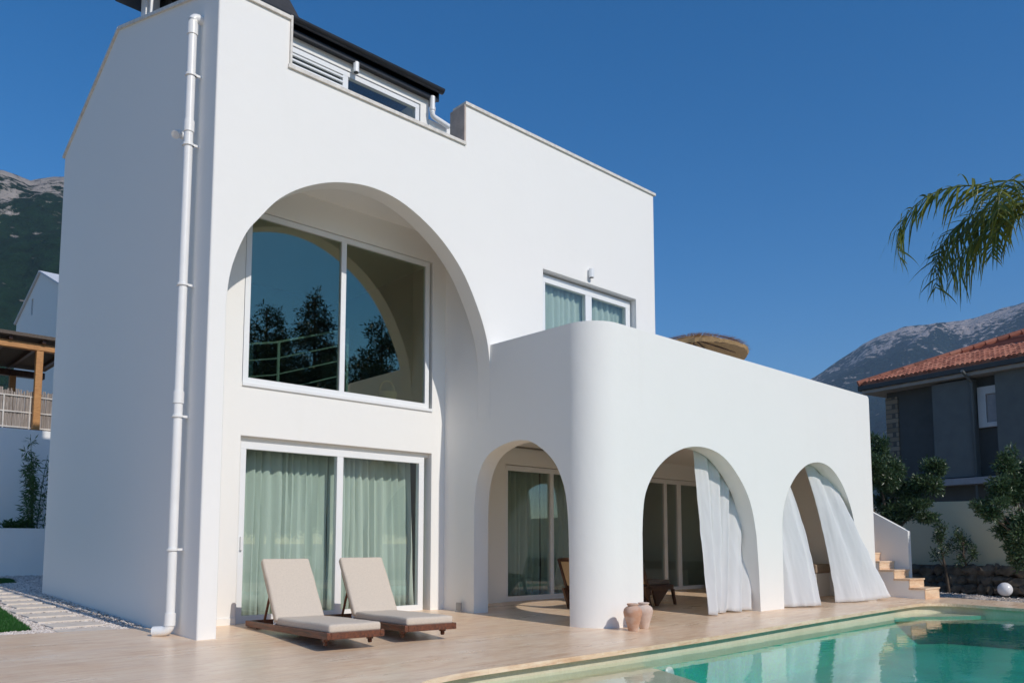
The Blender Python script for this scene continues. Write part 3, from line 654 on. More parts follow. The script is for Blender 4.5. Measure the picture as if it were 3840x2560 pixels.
# ------------------------------------------------------------------ porch chairs, basket, parasol, small lights
CANE = simple('cane_weave', (.50, .36, .20), .8, .2, 120); DW = m_wood('teak', (.035, .014, .008), (.10, .042, .02), .35, (8, 8, 1)); SEATC = simple('seat_cloth', (.16, .125, .10), .9, .08, 30)
def chair():
    t = thing('lounge_chair', '', 'chair', group='low wooden chairs in the porch')
    for s_ in (-1, 1):
        bm = NB(); y = s_*.31
        rbx(bm, -.36, .42, y-.022, y+.022, .26, .33, .006)
        for pts in (((.40, .26), (.46, .26), (.52, .0), (.48, .0)), ((-.40, .33), (-.28, .30), (-.20, .0), (-.25, .0)), ((-.16, .27), (.30, .27), (-.02, .0), (-.06, .0))):
            vs = [bm.verts.new((a, y+d, b)) for d in (-.02, .02) for a, b in pts]
            bm.faces.new(vs[:4]); bm.faces.new(vs[4:][::-1])
            for i in range(4): j = (i+1) % 4; bm.faces.new((vs[i], vs[j], vs[4+j], vs[4+i]))
        obj('leg_frame', bm, DW, t)
        bm = NB(); M = Matrix.Translation((-.26, 0, .28)) @ Matrix.Rotation(R(-24), 4, 'Y'); rbx(bm, -.03, .03, y-.022, y+.022, -.1, .56, .006, 2, M); obj('back_post', bm, DW, t)
    bm = NB(); rbx(bm, -.30, .42, -.29, .29, .30, .34, .005); rbx(bm, .38, .44, -.33, .33, .25, .335, .006); obj('seat', bm, DW, t)
    bm = NB(); rbx(bm, -.27, .41, -.28, .28, .342, .42, .025, 3); obj('seat_cushion', bm, SEATC, t, 50)
    bm = NB(); M = Matrix.Translation((-.26, 0, .28)) @ Matrix.Rotation(R(-24), 4, 'Y'); rbx(bm, -.012, .012, -.288, .288, .1, .52, .004, 2, M); obj('back_panel', bm, CANE, t)
    bm = NB(); rbx(bm, -.03, .03, -.288, .288, .521, .565, .004, 2, M); obj('top_rail', bm, DW, t)
    return t
k1 = chair(); k1.location = (7.35, -.35, z0(7.35, -.35)+.01); k1.rotation_euler = (0, 0, R(2)); k1['label'] = 'low wooden cushioned chair seen through the middle arch beside the pillar'
k2 = dup(k1); k2.location = (6.17, -.30, z0(6.17, -.30)+.01); k2.rotation_euler = (0, 0, R(6)); k2['label'] = 'low wooden chair whose cane back shows at the right of the side arch'
bk = thing('wicker_basket', 'small woven basket with a hoop handle standing on the tall window sill', 'basket', (3.38, 1.42, 3.05))
WICK = simple('wicker', (.48, .27, .11), .8, .4, 90, .5, 150)
bm = NB(); lathe(bm, [(.0, 0), (.11, 0), (.13, .06), (.15, .16), (.155, .17), (.14, .17), (.12, .05), (.0, .03)], 24); obj('bowl', bm, WICK, bk, 40)
bm = NB(); tube(bm, [(.14*cos(a), 0, .16+.19*sin(a)) for a in [pi*i/14 for i in range(15)]], .01, 6); obj('handle', bm, WICK, bk)
bk.location.z = 3.19
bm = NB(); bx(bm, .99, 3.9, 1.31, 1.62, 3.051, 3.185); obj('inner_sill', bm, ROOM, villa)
pa = thing('straw_parasol', 'tilted straw thatched parasol standing on the porch roof terrace', 'parasol', (10.9, .95, 3.03))
STRAW = simple('straw', (.50, .32, .15), .95, .45, 30, 1.0, 70, stretch=(3, 3, 1)); 
bm = NB(); tube(bm, [(.1, .0, .0), (.1, .0, 2.3)], .028, 10); obj('pole', bm, DW, pa)
bm = NB(); rbx(bm, -.2, .4, -.3, .3, .0, .06, .01); obj('base', bm, STONE, pa)
M = Matrix.Translation((.1, 0, 2.08)) @ Matrix.Rotation(R(-3), 4, 'X') @ Matrix.Rotation(R(3), 4, 'Y')
bm = NB(); NS = 96; rings = []
for k in range(10):
    u = k/9; r_ = .03+1.08*u; zz = .42*(1-u)**1.15 + (.05*sin(u*pi))
    rings.append([bm.verts.new(M @ V((r_*cos(2*pi*i/NS)*(1+.012*rng.uniform(-1, 1)), r_*sin(2*pi*i/NS)*(1+.012*rng.uniform(-1, 1)), zz+rng.uniform(-.012, .012)))) for i in range(NS)])
for k in range(9):
    for i in range(NS): bm.faces.new((rings[k][i], rings[k][(i+1) % NS], rings[k+1][(i+1) % NS], rings[k+1][i]))
bm.faces.new(rings[0])
cp = obj('canopy', bm, STRAW, pa); s_ = cp.modifiers.new('thick', 'SOLIDIFY'); s_.thickness = .07
vs, fs = [], []
for i in range(2600):
    a = rng.random()*2*pi; r_ = 1.08*(.25+.75*rng.random()**.4); u = (r_-.03)/1.08; zz = .42*(1-min(u, 1))**1.15+.05*sin(min(u, 1)*pi)+.03
    ln = .12+.1*rng.random(); p = V((r_*cos(a), r_*sin(a), zz)); d = V((cos(a+rng.uniform(-.3, .3)), sin(a), -.25+rng.uniform(-.2, .35)))*ln; sdv = V((-sin(a), cos(a), 0))*.006
    if r_+ln > 1.20: continue
    k = len(vs); vs += [tuple(M @ (p-sdv)), tuple(M @ (p+sdv)), tuple(M @ (p+d))]; fs.append((k, k+1, k+2))
raw('thatch', vs, fs, STRAW, cp)
for k in range(8):
    bm = NB(); a = 2*pi*k/8; tube(bm, [M @ V((.04*cos(a), .04*sin(a), .33)), M @ V((1.0*cos(a), 1.0*sin(a), -.0))], .012, 6); obj('rib', bm, DW, pa)
bm = NB(); rbx(bm, -.05, .05, -.012, .012, .02, .14, .004); tube(bm, [(0, .01, .0), (0, .01, .03)], .012, 8); bx(bm, -.05, .05, -.03, .03, 0, .012)
o = obj('floor_light', bm, simple('grey_metal', (.35, .34, .33), .4), None); o.location = (4.17, .62, z0(4.17, .62)); o.rotation_euler = (0, 0, R(-80)); tag(o, 'small grey floor spotlight standing against the side arch wall', 'spotlight')
gl_ = thing('globe_lamp', 'round white garden globe lamp lying on the gravel near the far pool end', 'lamp', (15.35, -3.52, z0(15.3, -3.5)))
bm = NB(); bmesh.ops.create_uvsphere(bm, u_segments=40, v_segments=24, radius=.142); bmesh.ops.translate(bm, verts=bm.verts, vec=(0, 0, .145)); obj('globe', bm, simple('opal', (.82, .82, .86), .25, .01), gl_, 60)
bm = NB(); tube(bm, [(0, 0, -.03), (0, 0, .02)], .07, 20); obj('base', bm, BLACK, gl_)

# ------------------------------------------------------------------ foliage helpers
def leaves(name, blobs, n, ln, wd, mat, parent, droop=.2, surf=.55, up=.0, seed=1):
    r_ = random.Random(seed); vs, fs = [], []; tot = sum(b[3]*b[4]*b[5] for b in blobs)
    for (x, y, z, rx, ry, rz) in blobs:
        m = int(n*rx*ry*rz/tot)
        for i in range(m):
            d = V((r_.gauss(0, 1), r_.gauss(0, 1), r_.gauss(0, 1))).normalized(); k = (surf+(1-surf)*r_.random()) if r_.random() < .75 else r_.random()
            nz = noise.noise(V((x+d.x*rx, y+d.y*ry, z+d.z*rz))*3.1/max(rx, .3)); k *= (.86+.5*nz)
            p = V((x+d.x*rx*k, y+d.y*ry*k, z+d.z*rz*k))
            a = V((d.x+r_.gauss(0, .7), d.y+r_.gauss(0, .7), d.z*.6+r_.gauss(0, .7)+up-droop)).normalized(); b = a.cross(V((r_.gauss(0, 1), r_.gauss(0, 1), r_.gauss(0, 1)))).normalized()
            l_, w_ = ln*(.6+.8*r_.random()), wd*(.7+.6*r_.random()); q_ = len(vs)
            vs += [tuple(p), tuple(p+a*l_*.45+b*w_), tuple(p+a*l_), tuple(p+a*l_*.45-b*w_)]; fs.append((q_, q_+1, q_+2, q_+3))
    return raw(name, vs, fs, mat, parent)
def limbs(name, chains, mat, parent):
    bm = NB()
    for pts, rs in chains: tube(bm, pts, rs, 8)
    return obj(name, bm, mat, parent, 60)
BARK = simple('bark', (.10, .075, .055), .95, .3, 12, .8, 40)
OLV = m_leaf('olive_leaf', (.022, .055, .020), (.10, .155, .068), .22, .38, spec=.6)
def olive(loc, blobs, n, label, trunk, seed):
    t = thing('olive_tree', label, 'tree', loc); rr = random.Random(seed)
    ch = [([(0, 0, -.1), (.04, .02, trunk*.5), (0, .05, trunk)], [.09, .075, .06])]
    for b in blobs: ch.append(([(0, .05, trunk*.9), (b[0]*.5, b[1]*.5, (trunk+b[2])*.5), (b[0], b[1], b[2])], [.05, .03, .01]))
    limbs('trunk', ch, BARK, t)
    sub = []
    for b in blobs:
        for k in range(7):
            d = V((rr.gauss(0, 1), rr.gauss(0, 1), rr.gauss(0, 1))).normalized(); sub.append((b[0]+d.x*b[3]*.66, b[1]+d.y*b[4]*.66, b[2]+d.z*b[5]*.66, b[3]*.55, b[4]*.55, b[5]*.52))
    leaves('crown', sub, n, .085, .0135, OLV, t, .05, .3, .25, seed); return t
olive((14.55, -1.55, .0), [(-.15, .1, 2.75, .48, .5, .65), (.05, -.1, 2.0, .5, .5, .5), (.35, -.75, 2.45, .42, .42, .42), (-.35, .55, 2.5, .5, .5, .6), (.1, -.55, 1.75, .45, .45, .28), (0, .2, 3.2, .3, .3, .32)], 34000, 'olive tree with a dense round crown growing behind the garden steps', 1.2, 3)
olive((14.55, -4.3, .0), [(-.55, .5, 1.75, .34, .34, .30), (-.35, .3, 2.25, .38, .38, .45), (-.30, .28, 2.72, .17, .17, .26), (0, 0, 2.0, .6, .6, .7), (-.22, .2, 1.3, .42, .42, .45), (-.22, .2, .82, .24, .24, .36), (.4, -.4, 2.1, .6, .6, .75), (-.78, .70, 1.80, .15, .15, .12)], 42000, 'drooping olive tree growing at the far right end of the pool', .9, 5)
def sapling(loc, h_, n, label, seed):
    t = thing('olive_sapling', label, 'sapling', loc, group='thin saplings against the beige garden wall'); rr = random.Random(seed); ch = [([(0, 0, -.05), (-.05, .05, h_*.35), (-.1, .1, h_*.6), (-.09, .1, h_)], [.035, .03, .018, .004])]; bl = []
    for k in range(7):
        z = h_*(.42+.07*k); a = rr.random()*6.3; r_ = .30*(1-.09*k); e = (-.08+cos(a)*r_, .08+sin(a)*r_, z+.22)
        ch.append(([(-.07, .08, z-.1), (e[0]*.7, e[1]*.7, z+.08), e], [.012, .008, .003])); bl += [(e[0]*.8, e[1]*.8, z+.1, .12, .12, .16), (e[0], e[1], e[2], .07, .07, .12)]
    bl += [(-.1, .1, h_*.75, .1, .1, .2), (-.09, .1, h_*.95, .04, .04, .16)]
    limbs('trunk', ch, BARK, t); leaves('crown', bl, n, .07, .012, OLV, t, 0, .2, .4, seed); return t
sapling((15.65, -2.35, -.02), 1.62, 900, 'taller thin sapling with a leaning stem in front of the stone edging', 11)
sapling((15.9, -2.72, -.02), 1.38, 800, 'shorter thin sapling just right of the taller leaning one', 12)

# palm: crown off the right of the frame, fronds reach in
PALM = m_leaf('palm_leaf', (.055, .105, .014), (.27, .28, .035), .38, .4, 1.2)
pt = thing('palm_tree', 'tall feather palm whose drooping fronds hang into the sky at the right', 'palm', (17.98, -3.88, -.05))
top = V((.0, .0, 9.05))
bm = NB(); tube(bm, [(0, 0, 0), (.05, .02, 2), (.02, .05, 4.5), tuple(top)], [.17, .14, .13, .11], 14); obj('trunk', bm, BARK, pt, 60)
def frond(base, az, lift, length, curl, seed, n=44, ll=.62):
    r_ = random.Random(seed); vs, fs = [], []; pts = []; p = V(base); ang = lift; stp = length/n
    h = V((cos(az), sin(az), 0))
    for i in range(n+1):
        pts.append(p.copy()); p = p + (h*cos(ang)+V((0, 0, 1))*sin(ang))*stp; ang -= curl/n*(.5+1.1*i/n)
    bm = NB(); tube(bm, pts, [.022*(1-.85*i/n)+.003 for i in range(n+1)], 6)
    fr_ = obj('frond', bm, PALM, pt, 60); side = V((-sin(az), cos(az), 0))
    for i in range(3, n+1):
        t_ = (pts[i]-pts[i-1]).normalized(); upv = side.cross(t_)
        for s_ in (-1, 1):
            for rep in range(2 if i % 3 == 0 else 1):
                l_ = ll*(.55+.6*sin(pi*min(1, .18+.8*i/n)))*(.75+.5*r_.random()); d = (side*s_*(.8+.3*r_.random()) + t_*(.55+.5*r_.random()) + upv*(r_.uniform(-.35, .95))).normalized()
                wv = t_.cross(d).normalized(); wv = (t_*.9+upv*.3*r_.uniform(-1, 1)).normalized(); q0 = pts[i]+t_*r_.uniform(-.5, .5)*stp; k = len(vs); cur = q0.copy(); dv = d.copy(); seg = 6
                w0 = .019+.010*r_.random(); kink = r_.randint(1, 4)
                for j in range(seg+1):
                    ww = w0*(.6+.9*min(1, j/1.5))*(1-(j/seg)**2*.95) if j else w0*.5
                    vs += [tuple(cur-wv*ww), tuple(cur+wv*ww)]; cur = cur+dv*(l_/seg); g_ = .15+ (1.25 if j == kink and r_.random() < .75 else 0)
                    dv = (dv+V((0, 0, -g_))).normalized()
                for j in range(seg): fs.append((k+2*j, k+2*j+1, k+2*j+3, k+2*j+2))
    raw('leaflet', vs, fs, PALM, fr_, 80)['kind'] = 'stuff'
# direction toward the left of the frame, as seen from the pool side
azL = math.atan2(.80, -.60)
frond(top, azL+.05, .62, 4.3, 2.4, 1, 36, 1.0)
frond(top, azL-.95, .35, 3.4, 1.9, 2, 30, 1.2)
frond(top+V((0, 0, -.12)), azL-.35, -.15, 2.3, 1.2, 4, 22, 1.25)
frond(top, azL+.85, .45, 2.9, 2.0, 3, 26, .95)
for i, (a, lf_) in enumerate(((1.5, .7), (2.3, .5), (3.1, .6), (3.9, .4), (4.7, .7), (5.4, .5))): frond(top, azL+a, lf_, 3.2, 2.0, 10+i, 38, .78)

# ------------------------------------------------------------------ right background
gw = NB(); d_ = V((sin(R(10.4)), cos(R(10.4)), 0)); P1 = V((16.316, -1.844, 0))
def wall_along(bm, P, d, s0, s1, zb, zt0, zt1, t):
    nrm = V((-d.y, d.x, 0)); panel(bm, tuple(P), tuple(d), tuple(nrm), [(s0, zb), (s1, zb), (s1, zt1), (s0, zt0)], [], t)
wall_along(gw, P1, d_, -8, 9, -.2, 1.82, 2.23, .2)
wall_along(gw, P1+V((-.03, 0, 0)), d_, -8, 9, 1.0, 1.86, 2.27, .26) if 0 else None
tag(obj('garden_wall', gw, m_plaster('beige_render', (.78, .70, .50))), 'plain beige garden wall in shade behind the saplings', 'wall')
# rough stone edging in front of it
rk = thing('stone_edging', 'low dry stone edging of dark rocks below the beige garden wall', 'stone wall')
ROCK = simple('dark_rock', (.13, .105, .08), .95, .55, 6, .9, 22); vs, fs = [], []
def rock(c, s_, r_):
    bm = bmesh.new(); bmesh.ops.create_icosphere(bm, subdivisions=2, radius=1)
    o_ = V((r_.random()*50, r_.random()*50, 0)); k = len(vs)
    for v_ in bm.verts:
        f_ = 1+.55*noise.noise(v_.co*1.7+o_)+.15*noise.noise(v_.co*4+o_); vs.append(tuple(V(c)+V((v_.co.x*s_[0], v_.co.y*s_[1], v_.co.z*s_[2]))*f_))
    for f_ in bm.faces: fs.append(tuple(k+v_.index for v_ in f_.verts))
    bm.free()
r_ = random.Random(9)
for row in range(3):
    s_ = -7.5
    while s_ < 7:
        wdt = .07+.14*r_.random()**1.5; c_ = P1 + d_*(s_+wdt) + V((-.38+.06*row, .05, .06+.20*row)); rock(tuple(c_+V((r_.uniform(-.05, .05), 0, r_.uniform(-.03, .03)))), (.13, wdt*1.15, .10+.05*r_.random()), r_); s_ += wdt*1.8
raw('rocks', vs, fs, ROCK, rk, 28)['kind'] = 'stuff'
bm = NB(); wall_along(bm, P1+V((-.1, 0, 0)), d_, -8, 8, -.1, .56, .56, .12); obj('earth_fill', bm, simple('red_earth', (.24, .12, .06), .95, .3, 10), rk)
# dark grey neighbouring house
hs = thing('grey_house', 'dark grey rendered house with a red tiled roof beyond the garden wall', 'house')
GR = simple('grey_render', (.135, .145, .145), .85, .08, 3, .2, 30); GRD = simple('dark_render', (.072, .077, .078), .85, .08, 3, .2, 30)
P0 = V((24.385, 2.2715, 0)); nh = V((-d_.y, d_.x, 0))
def slab(bm, s0, s1, o0, o1, za, zb, mi=0):
    vs_ = [bm.verts.new(P0 + d_*s + nh*o + V((0, 0, z))) for s in (s0, s1) for o in (o0, o1) for z in (za, zb)]
    for q_ in ((0,1,3,2),(4,6,7,5),(0,4,5,1),(2,3,7,6),(0,2,6,4),(1,5,7,3)): bm.faces.new([vs_[i] for i in q_]).material_index = mi
bm = NB(); slab(bm, -9, 0, -7, -.02, -.4, 6.25); obj('wall', bm, GRD, hs)
bm = NB(); slab(bm, -3.0, -1.78, -.019, .35, 3.1, 6.12); slab(bm, -9.2, -3.72, -.019, .35, 3.1, 6.18); obj('bay_wall', bm, GR, hs)
q = NT('quoin_brick'); br = q.n('ShaderNodeTexBrick'); mp = q.coords(obj=True, rot=(R(90), 0, 0)); q.l(mp, br.inputs['Vector'])
q.set(br, Color1=(.20, .155, .11), Color2=(.30, .24, .18), Mortar=(.10, .09, .08), Scale=1.0, Mortar_Size=.012, Brick_Width=.34, Row_Height=.16); q.pbr(Base_Color=br.outputs['Color'], Roughness=.9)
bm = NB(); slab(bm, -.40, .03, -.5, .03, -.3, 6.0); obj('quoin', bm, q.m, hs)
bm = NB(); slab(bm, -9.3, -.9, -.018, .5, 2.86, 3.06); obj('band', bm, simple('grey_ledge', (.30, .30, .33), .7), hs)
WHT = simple('white_paint', (.62, .63, .66), .6, .04, 5)
bm = NB()
for (a, b, c_, e) in ((-3.68, -3.06, 5.62, 5.86), (-3.68, -3.06, 4.60, 4.74), (-3.30, -3.06, 4.74, 5.62)): slab(bm, a, b, -.018, .10, c_, e)
wd_ = obj('window', bm, WHT, hs)
bm = NB(); slab(bm, -3.68, -3.31, -.018, .04, 4.75, 5.61); slab(bm, -3.60, -3.46, .041, .055, 4.78, 5.35); obj('shutter', bm, simple('shutter_grey', (.33, .33, .36), .6), wd_)
q = NT('red_tile'); g_ = q.n('ShaderNodeNewGeometry'); f = q.noise(q.coords(), 9, 4)
q.pbr(Base_Color=q.ramp(q.math('MULTIPLY_ADD', g_.outputs['Random Per Island'], .6, q.math('MULTIPLY', f, .4)), [(.15, (.20, .075, .048)), (.5, (.36, .125, .075)), (.9, (.48, .21, .135))]), Roughness=.85, Normal=q.bump(f, .4, .01)); TILE = q.m
bm = NB()                                            # hip roof made of stepped tile courses
ev = [(-10, 1.0), (1.0, 1.0), (1.0, -8)]
EO, ES, EZ = .62, .56, 6.42
for k in range(16):
    i0 = k*.30; z_ = EZ+.06+.125*k
    slab(bm, -10, ES-i0, EO-i0-.36, EO-i0, z_-.03, z_+.055)
    slab(bm, ES-i0-.36, ES-i0, -8, EO-i0-.361, z_-.03, z_+.054)
rf = obj('roof', bm, TILE, hs)
bm = NB(); rt = random.Random(21)
for k in range(70):                                   # barrel tiles in courses
    s_ = ES-.06-k*.15
    for c_ in range(6):
        i0 = c_*.30; z_ = EZ+.06+.125*c_+rt.uniform(-.006, .006)
        if s_ > ES-i0-.1: continue
        A_ = P0 + d_*s_ + nh*(EO+.02-i0) + V((0, 0, z_+.05)); B_ = P0 + d_*s_ + nh*(EO-.33-i0) + V((0, 0, z_+.185)); tube(bm, [A_, B_], [.068, .056], 8)
for k in range(22):
    a_ = P0 + d_*(ES+.05-k*.26) + nh*(EO+.05-k*.26) + V((0, 0, EZ+.11+.108*k)); b_ = P0 + d_*(ES+.05-(k+1.2)*.26) + nh*(EO+.05-(k+1.2)*.26) + V((0, 0, EZ+.14+.108*(k+1.2))); tube(bm, [a_, b_], [.115, .085], 8)
obj('roof_tiles', bm, TILE, rf)['kind'] = 'stuff'
bm = NB(); slab(bm, -10, ES+.05, EO-.03, EO+.08, EZ-.12, EZ+.02); slab(bm, ES, ES+.12, -8, EO-.031, EZ-.12, EZ+.02); obj('gutter', bm, GRD, hs)
bm = NB(); slab(bm, -10, ES-.02, -.0, EO-.04, EZ-.24, EZ-.13); slab(bm, -1, ES-.02, -8, -.01, EZ-.24, EZ-.13); obj('soffit', bm, simple('soffit_grey', (.36, .34, .33), .8), hs)
bm = NB(); a_ = P0 + d_*(-3.05) + nh*.40; tube(bm, [a_+nh*.5+V((0, 0, 6.3)), a_+V((0, 0, 6.0)), a_+V((0, 0, -.3))], .05, 8); obj('downpipe', bm, GR, hs)
bm = NB(); c_ = P0 + d_*(-4.55) + nh*(-1.3); tube(bm, [c_+V((0, 0, 6.9)), c_+V((0, 0, 7.95))], .12, 14); obj('chimney', bm, WHT, hs)
HEDGE = m_leaf('hedge_leaf', (.015, .06, .01), (.05, .13, .025), .2)
hd = thing('hedge_bush', 'dark green clipped bush behind the porch wing, left of the brick quoin', 'bush', (23.6, 3.4, 0)); leaves('foliage', [(0, 0, 3.6, .6, 1.2, 1.0), (0, .6, 2.5, .7, 1.5, 1.6)], 4500, .14, .05, HEDGE, hd, 0, .6, .2, 4)
limbs('trunk', [([(0, 0, -.4), (0, 0, 2.4)], [.1, .06])], BARK, hd)

# ------------------------------------------------------------------ left background
o = NB(); bx(o, -9, 7, 11.0, 11.18, -.2, 1.375); tag(obj('planter_wall', o, PL), 'low white planter wall behind the gravel yard', 'wall')
sheet('planter_soil', [(-9, 11.18), (7, 11.18), (7, 12.5), (-9, 12.5)], [], lambda x, y: 1.30, SOIL)
o = NB(); bx(o, -9, 7, 12.5, 12.8, -.2, 3.70); tag(obj('retaining_wall', o, PL), 'tall white retaining wall below the bamboo fence', 'wall')
sheet('upper_plot', [(-30, 12.8), (30, 12.8), (40, 60), (-40, 60)], [], lambda x, y: 3.66+.03*(y-12.8), SOIL)
BAM = m_wood('cane_reed', (.17, .135, .115), (.48, .42, .37), .85, (30, 30, 1.5), 2); PALE = simple('pale_cane', (.66, .61, .55), .7, .15, 8)
bf = thing('reed_fence', 'grey reed screen fence with pale cane rails on top of the retaining wall', 'fence')
bm = NB(); rr = random.Random(3); x = -6.0
while x < 6:
    w_ = .012+.012*rr.random(); tube(bm, [(x, 12.72+rr.uniform(-.012, .012), 3.70), (x+rr.uniform(-.01, .01), 12.72+rr.uniform(-.012, .012), 4.62+rr.uniform(-.05, .06))], w_, 5); x += w_*1.75
obj('reeds', bm, BAM, bf)['kind'] = 'stuff'
for z in (3.76, 4.12, 4.50):
    bm = NB(); tube(bm, [(-6, 12.69, z), (6, 12.69, z)], .018, 8); obj('rail', bm, PALE, bf)
for x in (-.72, .38, .92, 1.5):
    bm = NB(); tube(bm, [(x, 12.685, 3.70), (x, 12.685, 4.52)], .016, 8); obj('stake', bm, PALE, bf)
pg = thing('wooden_pergola', 'honey coloured wooden pergola with a dark reed roof behind the reed fence', 'pergola')
HON = m_wood('honey_wood', (.36, .15, .04), (.55, .27, .085), .5, (3, 3, 12)); 
def T_(x, y): return x
for (x, y) in ((1.03, 12.58), (-2.4, 12.58), (1.15, 16.0), (-2.4, 16.0)):
    bm = NB(); rbx(bm, x-.075, x+.075, y-.075, y+.075, 3.701 if y < 13 else 3.66, 5.60, .01); obj('post', bm, HON, pg)
bm = NB(); rbx(bm, -3.2, 1.9, 12.49, 12.67, 5.60, 5.76, .01); obj('beam', bm, HON, pg)
bm = NB(); rbx(bm, -3.2, 1.9, 15.9, 16.1, 5.55, 5.72, .01); obj('beam', bm, DW, pg)
for k in range(8):
    bm = NB(); x = -3+.68*k; rbx(bm, x-.04, x+.04, 12.4, 16.3, 5.762, 5.85, .005); obj('rafter', bm, DW, pg)
bm = NB(); bx(bm, -3.3, 2.0, 12.3, 16.4, 5.852, 5.93); obj('reed_roof', bm, simple('old_reed', (.12, .095, .075), .95, .4, 40, .8, 80), pg)
nh_ = thing('white_house', 'white gabled neighbouring house beyond the pergola', 'house')
NX = 3.0
bm = NB(); panel(bm, (NX, 0, 0), (0, 1, 0), (-1, 0, 0), [(17.0, 3), (25.7, 3), (25.7, 9.31), (22.3, 10.45), (17.0, 8.3)], [[(23.2, 9.15), (23.45, 9.15), (23.45, 9.75), (23.2, 9.75)]], .25)
panel(bm, (NX+.25, 17.0, 0), (1, 0, 0), (0, -1, 0), [(0, 3), (5, 3), (5, 8.3), (0, 8.3)], [], .25); obj('wall', bm, PL, nh_)
bm = NB(); bx(bm, NX+.08, NX+.2, 23.22, 23.43, 9.16, 9.74); obj('window', bm, BLACK, nh_)
bm = NB(); cop(bm, (NX-.02, 16.9, 8.28), (NX-.02, 22.3, 10.46), (1, 0, 0), .06, -.05, 5.2); cop(bm, (NX-.02, 22.3, 10.46), (NX-.02, 25.8, 9.30), (1, 0, 0), .06, -.05, 5.2); obj('roof', bm, WHT, nh_)
bm = NB(); bmesh.ops.create_uvsphere(bm, u_segments=16, v_segments=10, radius=.10); bmesh.ops.translate(bm, verts=bm.verts, vec=(NX-.15, 25.75, 8.85)); obj('lamp', bm, PVC, nh_, 60)
bb = thing('bamboo_plant', 'slender leafy bamboo in the planter against the shaded white wall', 'bamboo', (.93, 11.75, 1.30)); BML = m_leaf('bamboo_leaf', (.02, .06, .012), (.07, .15, .03), .3)
ch = []; bl = []; rr = random.Random(8)
for k in range(6):
    a, b = rr.uniform(-.14, .14), rr.uniform(-.12, .12); h_ = 1.5+.7*rr.random(); ch.append(([(a*.4, b*.4, -.1), (a, b, h_*.6), (a*1.7, b*1.6, h_)], [.012, .009, .003]))
    for j in range(9): f_ = .12+.1*j; bl.append((a*(1+.7*f_)+rr.uniform(-.09, .09), b*(1+f_)+rr.uniform(-.08, .08), h_*f_, .12, .10, .10))
limbs('culms', ch, BML, bb)['kind'] = 'stuff'; leaves('foliage', bl, 1500, .13, .012, BML, bb, .35, .1, 0, 8)
for i, (x, s_) in enumerate(((.45, .16), (.12, .12), (.72, .2))):
    t = thing('planter_shrub', ('low dark shrub in the planter, left of the bamboo', 'smallest dark shrub at the left edge of the planter', 'bushy shrub at the foot of the bamboo')[i], 'shrub', (x, 11.6, 1.3), group='shrubs in the white planter')
    leaves('foliage', [(0, 0, s_*.7, s_, s_, s_*.9)], 260, .09, .02, BML, t, .1, .3, .2, 20+i); limbs('stem', [([(0, 0, -.05), (0, 0, s_)], [.01, .005])], BARK, t)

# ------------------------------------------------------------------ pines across the garden, seen in the tall window's reflection
PIN = m_leaf('pine_needle', (.010, .026, .012), (.035, .065, .026), .15, .6)
def pine(x, y, h_, r0, seed, label):
    t = thing('pine_tree', label, 'pine', (x, y, -.4), group='pines reflected in the tall window'); rr = random.Random(seed); bl = []; ch = [([(0, 0, 0), (.1, 0, h_*.6), (0, 0, h_)], [.25, .16, .03])]
    for k in range(64):
        f_ = .18+.82*k/63; rad = r0*(1.05-f_)**.7*(.6+.7*rr.random()); a = rr.random()*6.3; e = (cos(a)*rad*.7, sin(a)*rad*.7, h_*f_)
        bl.append((e[0], e[1], e[2], rad*.55+.2, rad*.55+.2, h_*.045+.1)); ch.append(([(0, 0, h_*f_-.3), e], [.05, .015]))
    limbs('trunk', ch, BARK, t); leaves('crown', bl, 40000, .24, .036, PIN, t, 0, .15, .15, seed)
for i, (x, y, h_, r_, lb) in enumerate(((15.2, -28, 13.7, 3.0, 'spreading pine mirrored at the left of the tall window'), (18.0, -28, 14.9, 2.3, 'tallest pointed pine mirrored in the middle of the tall window'), (22.4, -28, 14.4, 2.7, 'pine mirrored in the right pane of the tall window'), (16.8, -30, 12.9, 3.2, 'low rounded pine mirrored between the left and the tallest pine'), (20.2, -30, 12.9, 3.0, 'low pine mirrored beside the window mullion'), (25.5, -29, 12.2, 3.2, 'pine mirrored at the lower right of the tall window'), (12.6, -29, 12.6, 3.0, 'pine mirrored at the far left edge of the tall window'))): pine(x, y, h_, r_*1.4, 40+i, lb)

# ------------------------------------------------------------------ mountains
def m_mountain(name, forest, rock, lo, hi, scale):
    q = NT(name); v = q.coords(); a = q.noise(v, scale, 9, .62, .3); b = q.noise(v, scale*6, 6, .65); s_ = q.n('ShaderNodeSeparateXYZ'); q.l(v, s_.inputs[0])
    hgt = q.n('ShaderNodeMapRange'); q.l(s_.outputs[2], hgt.inputs[0]); hgt.inputs[1].default_value = lo; hgt.inputs[2].default_value = hi; hgt.inputs[3].default_value = -.16; hgt.inputs[4].default_value = .12
    f = q.math('ADD', q.math('ADD', q.math('MULTIPLY', a, .48), q.math('MULTIPLY', b, .52)), hgt.outputs[0])
    k = q.math('MAXIMUM', q.ramp(f, [(.525, 0.), (.57, 1.)]), q.ramp(q.noise(q.coords((1, 1, 2.5)), scale*3.3, 5, .6), [(.635, 0.), (.69, .75)]))
    fc = q.ramp(b, [(.3, tuple(c*.55 for c in forest)), (.7, tuple(c*1.5 for c in forest))]); rcx = q.ramp(b, [(.3, tuple(c*.7 for c in rock)), (.7, rock)])
    q.pbr(Base_Color=q.mix(k, fc, rcx), Roughness=.95, Specular_IOR_Level=.1, Normal=q.bump(b, .8, .25/scale)); return q.m
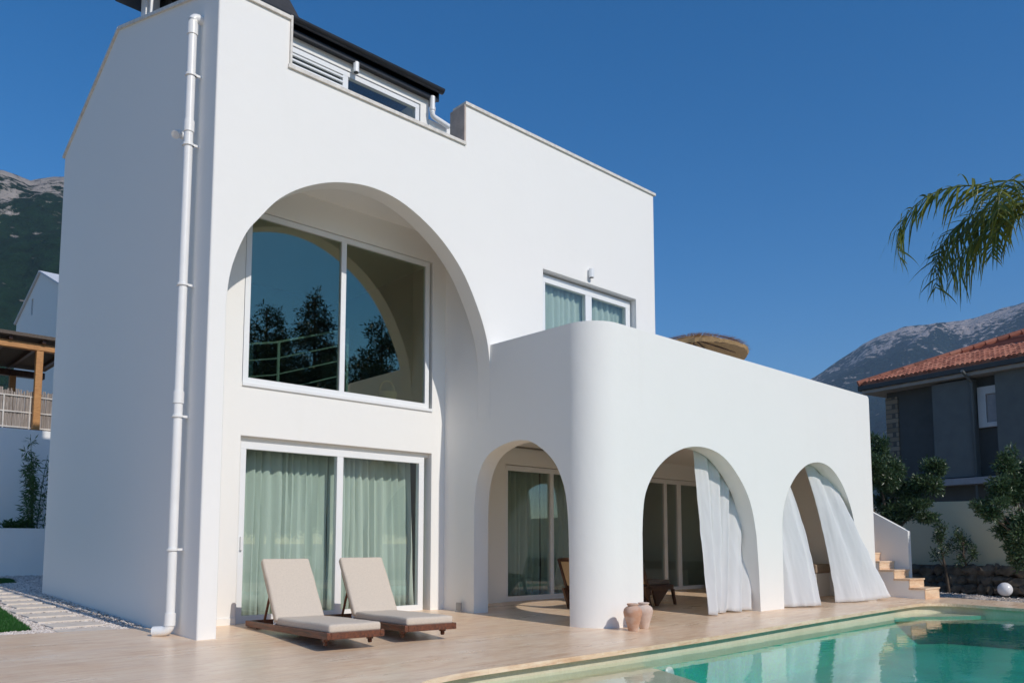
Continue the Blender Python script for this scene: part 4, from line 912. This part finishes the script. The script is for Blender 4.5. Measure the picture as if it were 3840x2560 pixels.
def mountain(name, az0, az1, prof, r0, rp, mat, nz, seed, na=260, nr=110):
    vs, fs = [], []; o_ = V((seed*13.1, seed*7.7, 0))
    def el(a):
        for (a_, e_), (b_, f_) in zip(prof, prof[1:]):
            if a <= b_: t_ = (a-a_)/(b_-a_); return e_+(f_-e_)*t_
        return prof[-1][1]
    for j in range(nr+1):
        u = j/nr; rr = r0+(rp*1.35-r0)*u
        for i in range(na+1):
            a = az0+(az1-az0)*i/na; pk = math.tan(R(el(a)))*rp; x, y = -3.5+rr*sin(R(a)), -8.8+rr*cos(R(a)); t_ = (rr-r0)/(rp-r0)
            s_ = t_*t_*(1.6-.6*t_) if t_ < 1 else 1-(t_-1)*1.5
            p = V((x, y, 0))/rp+o_; nn = noise.fractal(p*9, 1.0, 2.1, 7)*.5 + (abs(noise.noise(p*14))-.25)*.35
            vs.append((x, y, 1+pk*max(0, s_)+nn*nz*pk*min(1, t_*2.2)*(.35 if .9 < t_ < 1.1 else 1)))
    for j in range(nr):
        for i in range(na): k = j*(na+1)+i; fs.append((k, k+1, k+na+2, k+na+1))
    o = raw(name, vs, fs, mat, None, 70); o['kind'] = 'structure'
mountain('forested_mountain', -25, 40, [(-25, 16), (0, 21), (7, 21.6), (9.4, 21.9), (11, 21.6), (13, 22.4), (18, 20), (40, 9)], 120, 800, m_mountain('forest_slope', (.008, .026, .010), (.42, .37, .33), 135, 350, .018), .13, 1)
mountain('bare_mountain', 48, 110, [(48, 2), (60, 9), (63.7, 11.0), (67.2, 13.0), (69.8, 13.8), (72.2, 13.9), (74.3, 14.2), (76.3, 14.5), (84, 15.5), (110, 12)], 500, 2400, m_mountain('bare_slope', (.006, .020, .018), (.50, .42, .38), 230, 640, .011), .20, 2, 340, 150)
HAZE = 1
if HAZE:
    bm = NB(); bx(bm, -1600, 3900, -1200, 3900, -2.9, 860); q = NT('haze_air'); vol = q.n('ShaderNodeVolumePrincipled')
    q.set(vol, Color=(.50, .72, 1.0), Density=.00016, Anisotropy=.0); q.l(vol.outputs[0], q.out.inputs['Volume']); q.m.volume_intersection_method = 'ACCURATE' if hasattr(q.m, 'volume_intersection_method') else q.m.volume_intersection_method
    hz = obj('haze', bm, q.m); hz['kind'] = 'stuff'
